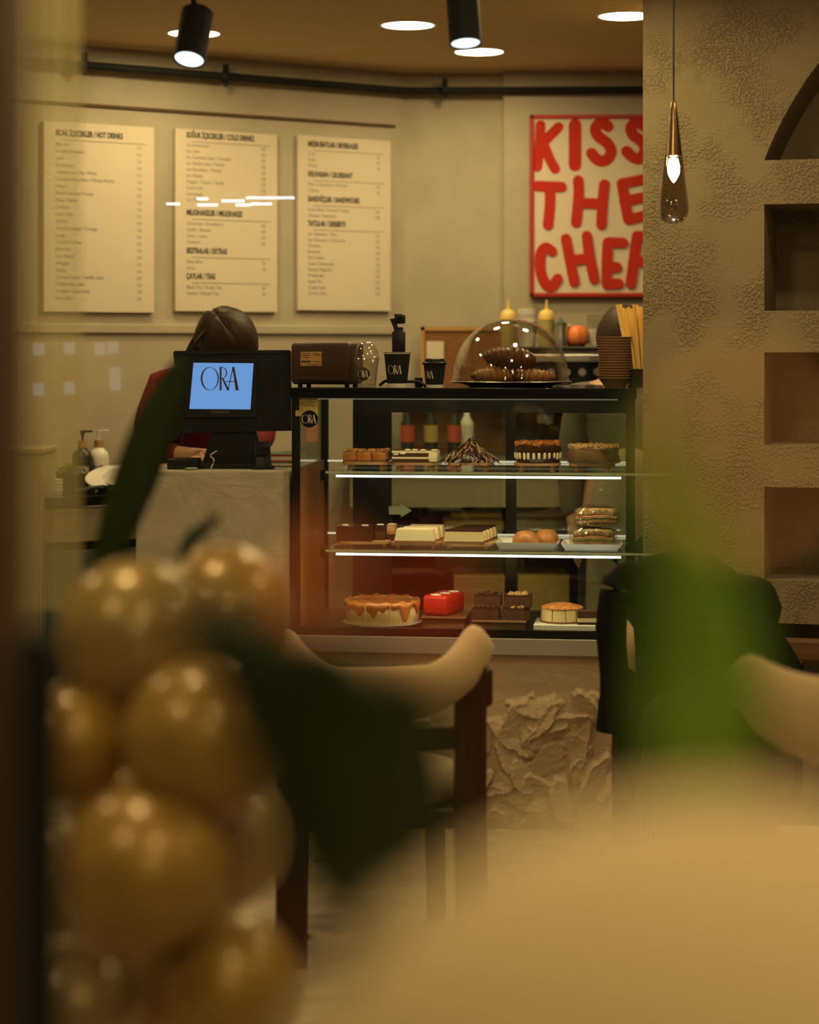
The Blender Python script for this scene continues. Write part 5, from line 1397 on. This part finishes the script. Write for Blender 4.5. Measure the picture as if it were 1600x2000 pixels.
# ------------------------------------------------------------------ balloons
bl = [
 (438, 1195, 2.95, 132, 'balloon', 'amber gold balloon at the upper right of the column'),
 (262, 1240, 2.70, 150, 'balloon3', 'translucent champagne balloon at the top left of the column'),
 (395, 1445, 2.55, 158, 'balloon', 'large golden balloon in the middle right of the column'),
 (140, 1450, 2.65, 118, 'balloon', 'yellow gold balloon at the left edge of the column'),
 (430, 1640, 2.75, 135, 'balloon2', 'pale champagne balloon at the right of the column'),
 (285, 1700, 2.50, 165, 'balloon', 'large amber balloon at the lower front of the column'),
 (440, 1925, 2.55, 150, 'balloon', 'golden balloon at the bottom right of the column'),
 (150, 1960, 2.60, 130, 'balloon2', 'balloon at the bottom left corner of the column'),
 (270, 1560, 2.90, 130, 'balloon', 'amber balloon behind the centre of the column'),
 (150, 1720, 2.95, 110, 'balloon2', 'shaded balloon behind the left side of the column'),
 (300, 1900, 2.80, 140, 'balloon', 'amber balloon behind the two bottom ones'),
]
for k, (px, py, Y, rp, m, lab) in enumerate(bl):
    p = P(px, py, Y); r = rp / F * Y
    t = thing('balloon', lab, 'balloon', p, 0, 'gold balloons of the column')
    dirn = Vector((random.uniform(-.5, .5), .8, random.uniform(-.9, .1))).normalized()
    Rm = dirn.to_track_quat('-Z', 'Y').to_matrix().to_4x4()
    b = B(); tmp = bmesh.new(); bmesh.ops.create_uvsphere(tmp, u_segments=40, v_segments=28, radius=r)
    for v in tmp.verts:
        if v.co.z < 0: f = -v.co.z / r; v.co.x *= 1 - .18 * f ** 2; v.co.y *= 1 - .18 * f ** 2; v.co.z *= 1.08
    merge(b, tmp, Rm); obj('skin', b, M[m], t, 'full')
    b = B(); tmp = bmesh.new(); lathe(tmp, [(.004, -r * 1.06), (.004, -r * 1.09), (.013, -r * 1.15), (0, -r * 1.15)], seg=16); merge(b, tmp, Rm); obj('knot', b, M[m], t)
t = thing('balloon_stand', 'thin dark pole holding the gold balloon column', 'stand', (P(285, 0, 3.2).x, 3.24, 0), 0)
b = B(); tube(b, [(0, 0, .02), (0, 0, 1.2)], .008, 10); obj('pole', b, M['black'], t)
b = B(); lathe(b, [(0, 0), (.18, 0), (.18, .015), (.02, .025), (0, .025)], seg=32); obj('base', b, M['black'], t)
# cream balloon near the glass
p = P(1430, 2560, .74); r = 1000 / F * .74
t = thing('cream_balloon', 'huge blurred matte cream balloon at the bottom right against the window', 'balloon', p, 0)
b = B(); sphere(b, (0, 0, 0), r, (1, .8, 1), 64, 40); obj('skin', b, M['creamballoon'], t, 'full')
b = B(); lathe(b, [(.005, -r), (.005, -r - .01), (.02, -r - .03), (0, -r - .03)], seg=16); obj('knot', b, M['creamballoon'], t)
t = thing('balloon_weight', 'slim stand carrying the cream balloon', 'stand', (p.x, p.y, 0), 0)
b = B(); tube(b, [(0, 0, .01), (0, 0, p.z - r - .03)], .006, 8); obj('pole', b, M['black'], t)
b = B(); lathe(b, [(0, 0), (.06, 0), (.06, .012), (0, .02)], seg=24); obj('base', b, M['black'], t)

# ------------------------------------------------------------------ plants near the glass
def leaf(b, pts, wid, nrm=Vector((0, -1, 0)), fold=.25):
    pts = smoothline([Vector(p) for p in pts], 6); n = len(pts); rs = []
    for i, p in enumerate(pts):
        d = (pts[min(i + 1, n - 1)] - pts[max(i - 1, 0)]).normalized(); s_ = d.cross(nrm).normalized(); nn = s_.cross(d)
        u = i / (n - 1); ww = wid * (math.sin(PI * min(1, u * .92 + .06)) ** .8) / 2
        rs.append([p + s_ * (ww * k) - nn * (fold * ww * abs(k)) for k in (-1, -.5, 0, .5, 1)])
    rings(b, rs, False, False); return b
def plant(name, label, base, Y, stems, leaves, m, potr=.065):
    t = thing(name, label, 'plant', (base, Y, 0), 0)
    def L(px, py, dy=0): v = P(px, py, Y + dy); return Vector((v.x - base, dy, v.z))
    b = B(); lathe(b, [(0, 0), (potr * .75, 0), (potr, .28), (potr * 1.05, .30), (potr * .95, .30), (potr * .9, .27), (0, .27)], seg=32); obj('pot', b, M['pot'], t, True)
    b = B(); lathe(b, [(0, .271), (potr * .88, .271), (0, .28)], seg=24); obj('soil', b, M['soil'], t)
    b = B()
    for st in stems: tube(b, smoothline([Vector((0, 0, .27))] + [L(*q_) for q_ in st], 5), .005, 8)
    obj('stem', b, M['stem'], t)
    for pts, wd_ in leaves:
        b = B(); leaf(b, [L(*q_) for q_ in pts], wd_); o = obj('leaf', b, m, t, 'full')
        sm = o.modifiers.new('thick', 'SOLIDIFY'); sm.thickness = .0006
    return t
plant('rubber_plant', 'out-of-focus dark green plant with broad leaves near the window centre', P(700, 0, .92).x, .92, [[(700, 2400), (690, 1700)], [(700, 2400), (640, 1750)]],
      [([(720, 1780), (620, 1560), (540, 1380), (450, 1250), (330, 1165)], .052), ([(690, 1720), (760, 1560), (800, 1420), (790, 1290)], .046),
       ([(650, 1780), (620, 1640), (620, 1500), (600, 1360)], .042), ([(700, 1740), (730, 1600), (690, 1400), (590, 1220)], .056), ([(700, 1740), (800, 1600), (790, 1440), (700, 1300)], .045)], M['leafdark'])
plant('spear_plant', 'out-of-focus bright green plant with tall upright leaves, right of the case', P(1370, 0, .98).x, .98, [[(1370, 2400), (1380, 1600)]],
      [([(1400, 1620), (1430, 1400), (1375, 1150), (1300, 950), (1258, 790)], .040), ([(1390, 1640), (1370, 1460), (1370, 1320), (1345, 1120)], .030), ([(1350, 1640), (1290, 1500), (1280, 1300), (1290, 1060)], .014)], M['leafgreen'])
# dark strap leaf and thin sprig by the balloons
t = thing('palm_frond', 'long dark blurred leaf blade rising diagonally past the left of the till', 'plant', (P(200, 0, 3.4).x, 3.4, 0), 0)
bx = P(200, 0, 3.4).x
def L(px, py, Y=3.4): v = P(px, py, Y); return Vector((v.x - bx, Y - 3.4, v.z))
b = B(); leaf(b, [L(190, 1170), L(222, 1050), L(262, 940), L(300, 840), L(335, 755), L(352, 700)], .078, fold=.15); o = obj('leaf', b, M['leafdark'], t, 'full'); sm = o.modifiers.new('thick', 'SOLIDIFY'); sm.thickness = .001
b = B(); tube(b, smoothline([Vector((0, 0, .27)), L(205, 1500), L(197, 1140)], 6), .006, 8); obj('stem', b, M['stem'], t)
b = B(); leaf(b, [L(350, 1130, 3.1), L(365, 1065, 3.1), L(395, 1035, 3.1), L(432, 1005, 3.1)], .022); leaf(b, [L(195, 1180, 3.1), L(150, 1330, 3.1), L(120, 1360, 3.1)], .03); o = obj('leaflet', b, M['leafdark'], t, 'full'); sm = o.modifiers.new('thick', 'SOLIDIFY'); sm.thickness = .001
b = B(); tube(b, smoothline([Vector((0, 0, .27)), L(300, 1500, 3.15), L(350, 1130, 3.1)], 6), .004, 8); obj('stem', b, M['stem'], t)
b = B(); lathe(b, [(0, 0), (.10, 0), (.13, .28), (.12, .29), (.11, .27), (0, .27)], seg=32); obj('pot', b, M['pot'], t, True)
# translucent pale strip, added to give the bright hazy band at the left
b = B(); rs = []
for j in range(2):
    z = (CEIL - .002, 1.10)[j]; ring = []
    for i in range(33): x = P(38 + 124 * i / 32, 0, 3.4).x; ring.append((x, 3.4 + .012 * math.sin(i * 1.1), z))
    rs.append(ring)
rings(b, rs, False, False); bmesh.ops.solidify(b, geom=b.faces[:], thickness=.0006)
o = obj('sheer_curtain', b, M['curtain'], None, True); tag(o, 'narrow sheer pale curtain strip hanging at the left edge', 'curtain')
b = B(); box(b, (P(12, 0, 1.55).x - .06, 1.60, CEIL / 2), (.12, .10, CEIL), bev=.004)
struct('trim_5', b, mat('post_wood', (.11, .055, .025), .6))
# dark planter lower left
t = thing('dark_planter', 'dark blurred planter box in the lower left corner by the window', 'planter', (P(78, 0, 1.5).x, 1.5, 0), 0)
b = B(); box(b, (0, 0, .665), (.030, .05, 1.33), bev=.006); obj('box', b, M['blackmatte'], t)

# ------------------------------------------------------------------ floor debris
for k, (px, py, m, sc, lab) in enumerate(((770, 1680, 'ceramic', .02, ''), (590, 1835, 'leafdark', .05, ''), (660, 1820, 'ceramic', .02, ''), (580, 1880, 'board', .03, ''), (625, 1683, 'board', .04, ''), (690, 1930, 'ceramic', .015, ''), (490, 1797, 'ceramic', .03, ''), (1115, 1725, 'board', .03, ''), (585, 1930, 'board', .02, ''))):
    Y = H * F / (py - HY); X = (px - CX) / F * Y
    b = B(); R_ = []
    for j in range(4): R_.append([Vector(((i / 6 - .5) * sc, (j / 3 - .5) * sc * .6, .004 + sc * .25 * abs(mnoise.noise((i * .9 + k, j * 1.3, k))))) for i in range(7)])
    rings(b, R_, False, False); bmesh.ops.solidify(b, geom=b.faces[:], thickness=.001)
    nm = 'dry_leaf' if m != 'ceramic' else 'paper_scrap'
    labs = ['white paper scrap on the floor below the dark plant leaf', 'curled dark dry leaf on the floor right of the chair leg', 'pale crumpled scrap on the floor right of the dark dry leaf', 'thin brown twig-like leaf on the floor below the dark dry leaf', 'thin pale dry leaf on the floor nearest the counter', 'tiny white scrap on the floor nearest the window', 'white scrap on the floor left of the chair leg', 'brown dry leaf on the floor before the relief base', 'small brown dry leaf on the floor by the lowest balloon']
    o = obj(nm, b, M[m], None, loc=(X, Y, 0), rz=k * .8); tag(o, labs[k], 'leaf' if nm == 'dry_leaf' else 'scrap', 'litter on the floor')

# ------------------------------------------------------------------ street side lights, seen only as reflections in the window pane
def virt(px, py, D):      # where a real thing stands whose mirror image in the pane (y = .446) shows at this place
    v = P(px, py, D); return Vector((v.x, 2 * .446 - D, v.z))
for px, py, D, rad, colr, st_, lab in ((625, 1130, 1.35, .040, (1, .20, .03), 1.5, 'round orange street lantern outside, reflected in the window over the left of the case'),
        (830, 1180, 1.3, .038, (1, .10, .02), .9, 'round red street lantern outside, reflected in the window over the bottom of the case'),
        (1450, 880, 1.9, .105, (1, .36, .07), .9, 'large amber street lantern outside, reflected over the niche wall')):
    t = thing('street_lantern', lab, 'lantern', virt(px, py, D), 0, 'street lanterns')  # glowing globes invented to mirror orange and red glows in the pane
    b = B(); sphere(b, (0, 0, 0), rad, (1.0, 1, 1.1)); obj('globe', b, glow('lantern_globe', colr, st_), t, True)
    b = B(); tube(b, [(0, 0, -rad * 1.1), (0, 0, -t.location.z)], .008, 10); obj('pole', b, M['black'], t)
t = thing('awning_lamp', 'warm lamp above the shop window outside', 'lamp', (.55, -.75, 2.75), 0)  # made-up lamp outside, lights the cream balloon from the camera side
b = B(); lathe(b, [(.10, 0), (.11, .0), (.06, .08), (.02, .10), (0, .10)], seg=28, cap=False); obj('shade', b, M['black'], t, True)
b = B(); tube(b, [(0, 0, .10), (0, 0, .2), (0, 1.15, .2)], .01, 8); obj('arm', b, M['black'], t)
area('lamp_light', (0, 0, -.005), .16, 20, WARM, t, (math.radians(28), 0, 0))
tl = thing('street_tubes', 'bluish white light tubes across the street, reflected over the menu boards', 'light', virt(450, 392, 7.6), 0)
for dx, dz, w_ in ((-112, -6, 26), (-55, 4, 22), (-45, -8, 40), (5, 0, 44), (25, -8, 30), (55, 6, 50), (100, 6, 50), (60, -6, 40)):
    b = B(); box(b, (dx * .0019, 0, dz * .0019), (w_ * .0019, .02, .009)); obj('tube', b, glow('tube_light', (.72, .88, 1), 16), tl)
b = B(); box(b, (0, -.05, 0), (.6, .03, .06)); tube(b, [(0, -.05, 0), (0, -.05, -tl.location.z)], .03, 8); obj('bracket', b, M['black'], tl)
th = thing('street_windows', 'small lit windows across the street, reflected faintly left of the till', 'window', virt(150, 720, 9), 0)
for dx, dy in ((-75, -38), (-15, -40), (45, -38), (70, -42), (-75, 40), (-15, 38), (75, 30), (75, 10)):
    b = B(); box(b, (dx * .00225, 0, -dy * .00225), (.045, .02, .055)); obj('pane', b, glow('cold_window', (.8, .9, 1), 1.0), th)
b = B(); box(b, (0, -.06, -.9), (.5, .05, 2.2)); obj('wall', b, M['blackmatte'], th)

# ------------------------------------------------------------------ parts of parts
for a, bpar in (('logo', ('screen', 'disc', 'sticker', 'cup')), ('label_print', ('label_sticker',)), ('lens', ('camera_head',)), ('paper_slot', ('body',)), ('white_oval', ('glaze', 'loaf')), ('contents', ('glass',)), ('knot', ('skin',))):
    for o in [x for x in COL.objects if x.name.split('.')[0] == a and x.parent]:
        for ch in o.parent.children:
            if ch.name.split('.')[0] in bpar and ch is not o:
                o.parent = ch; break
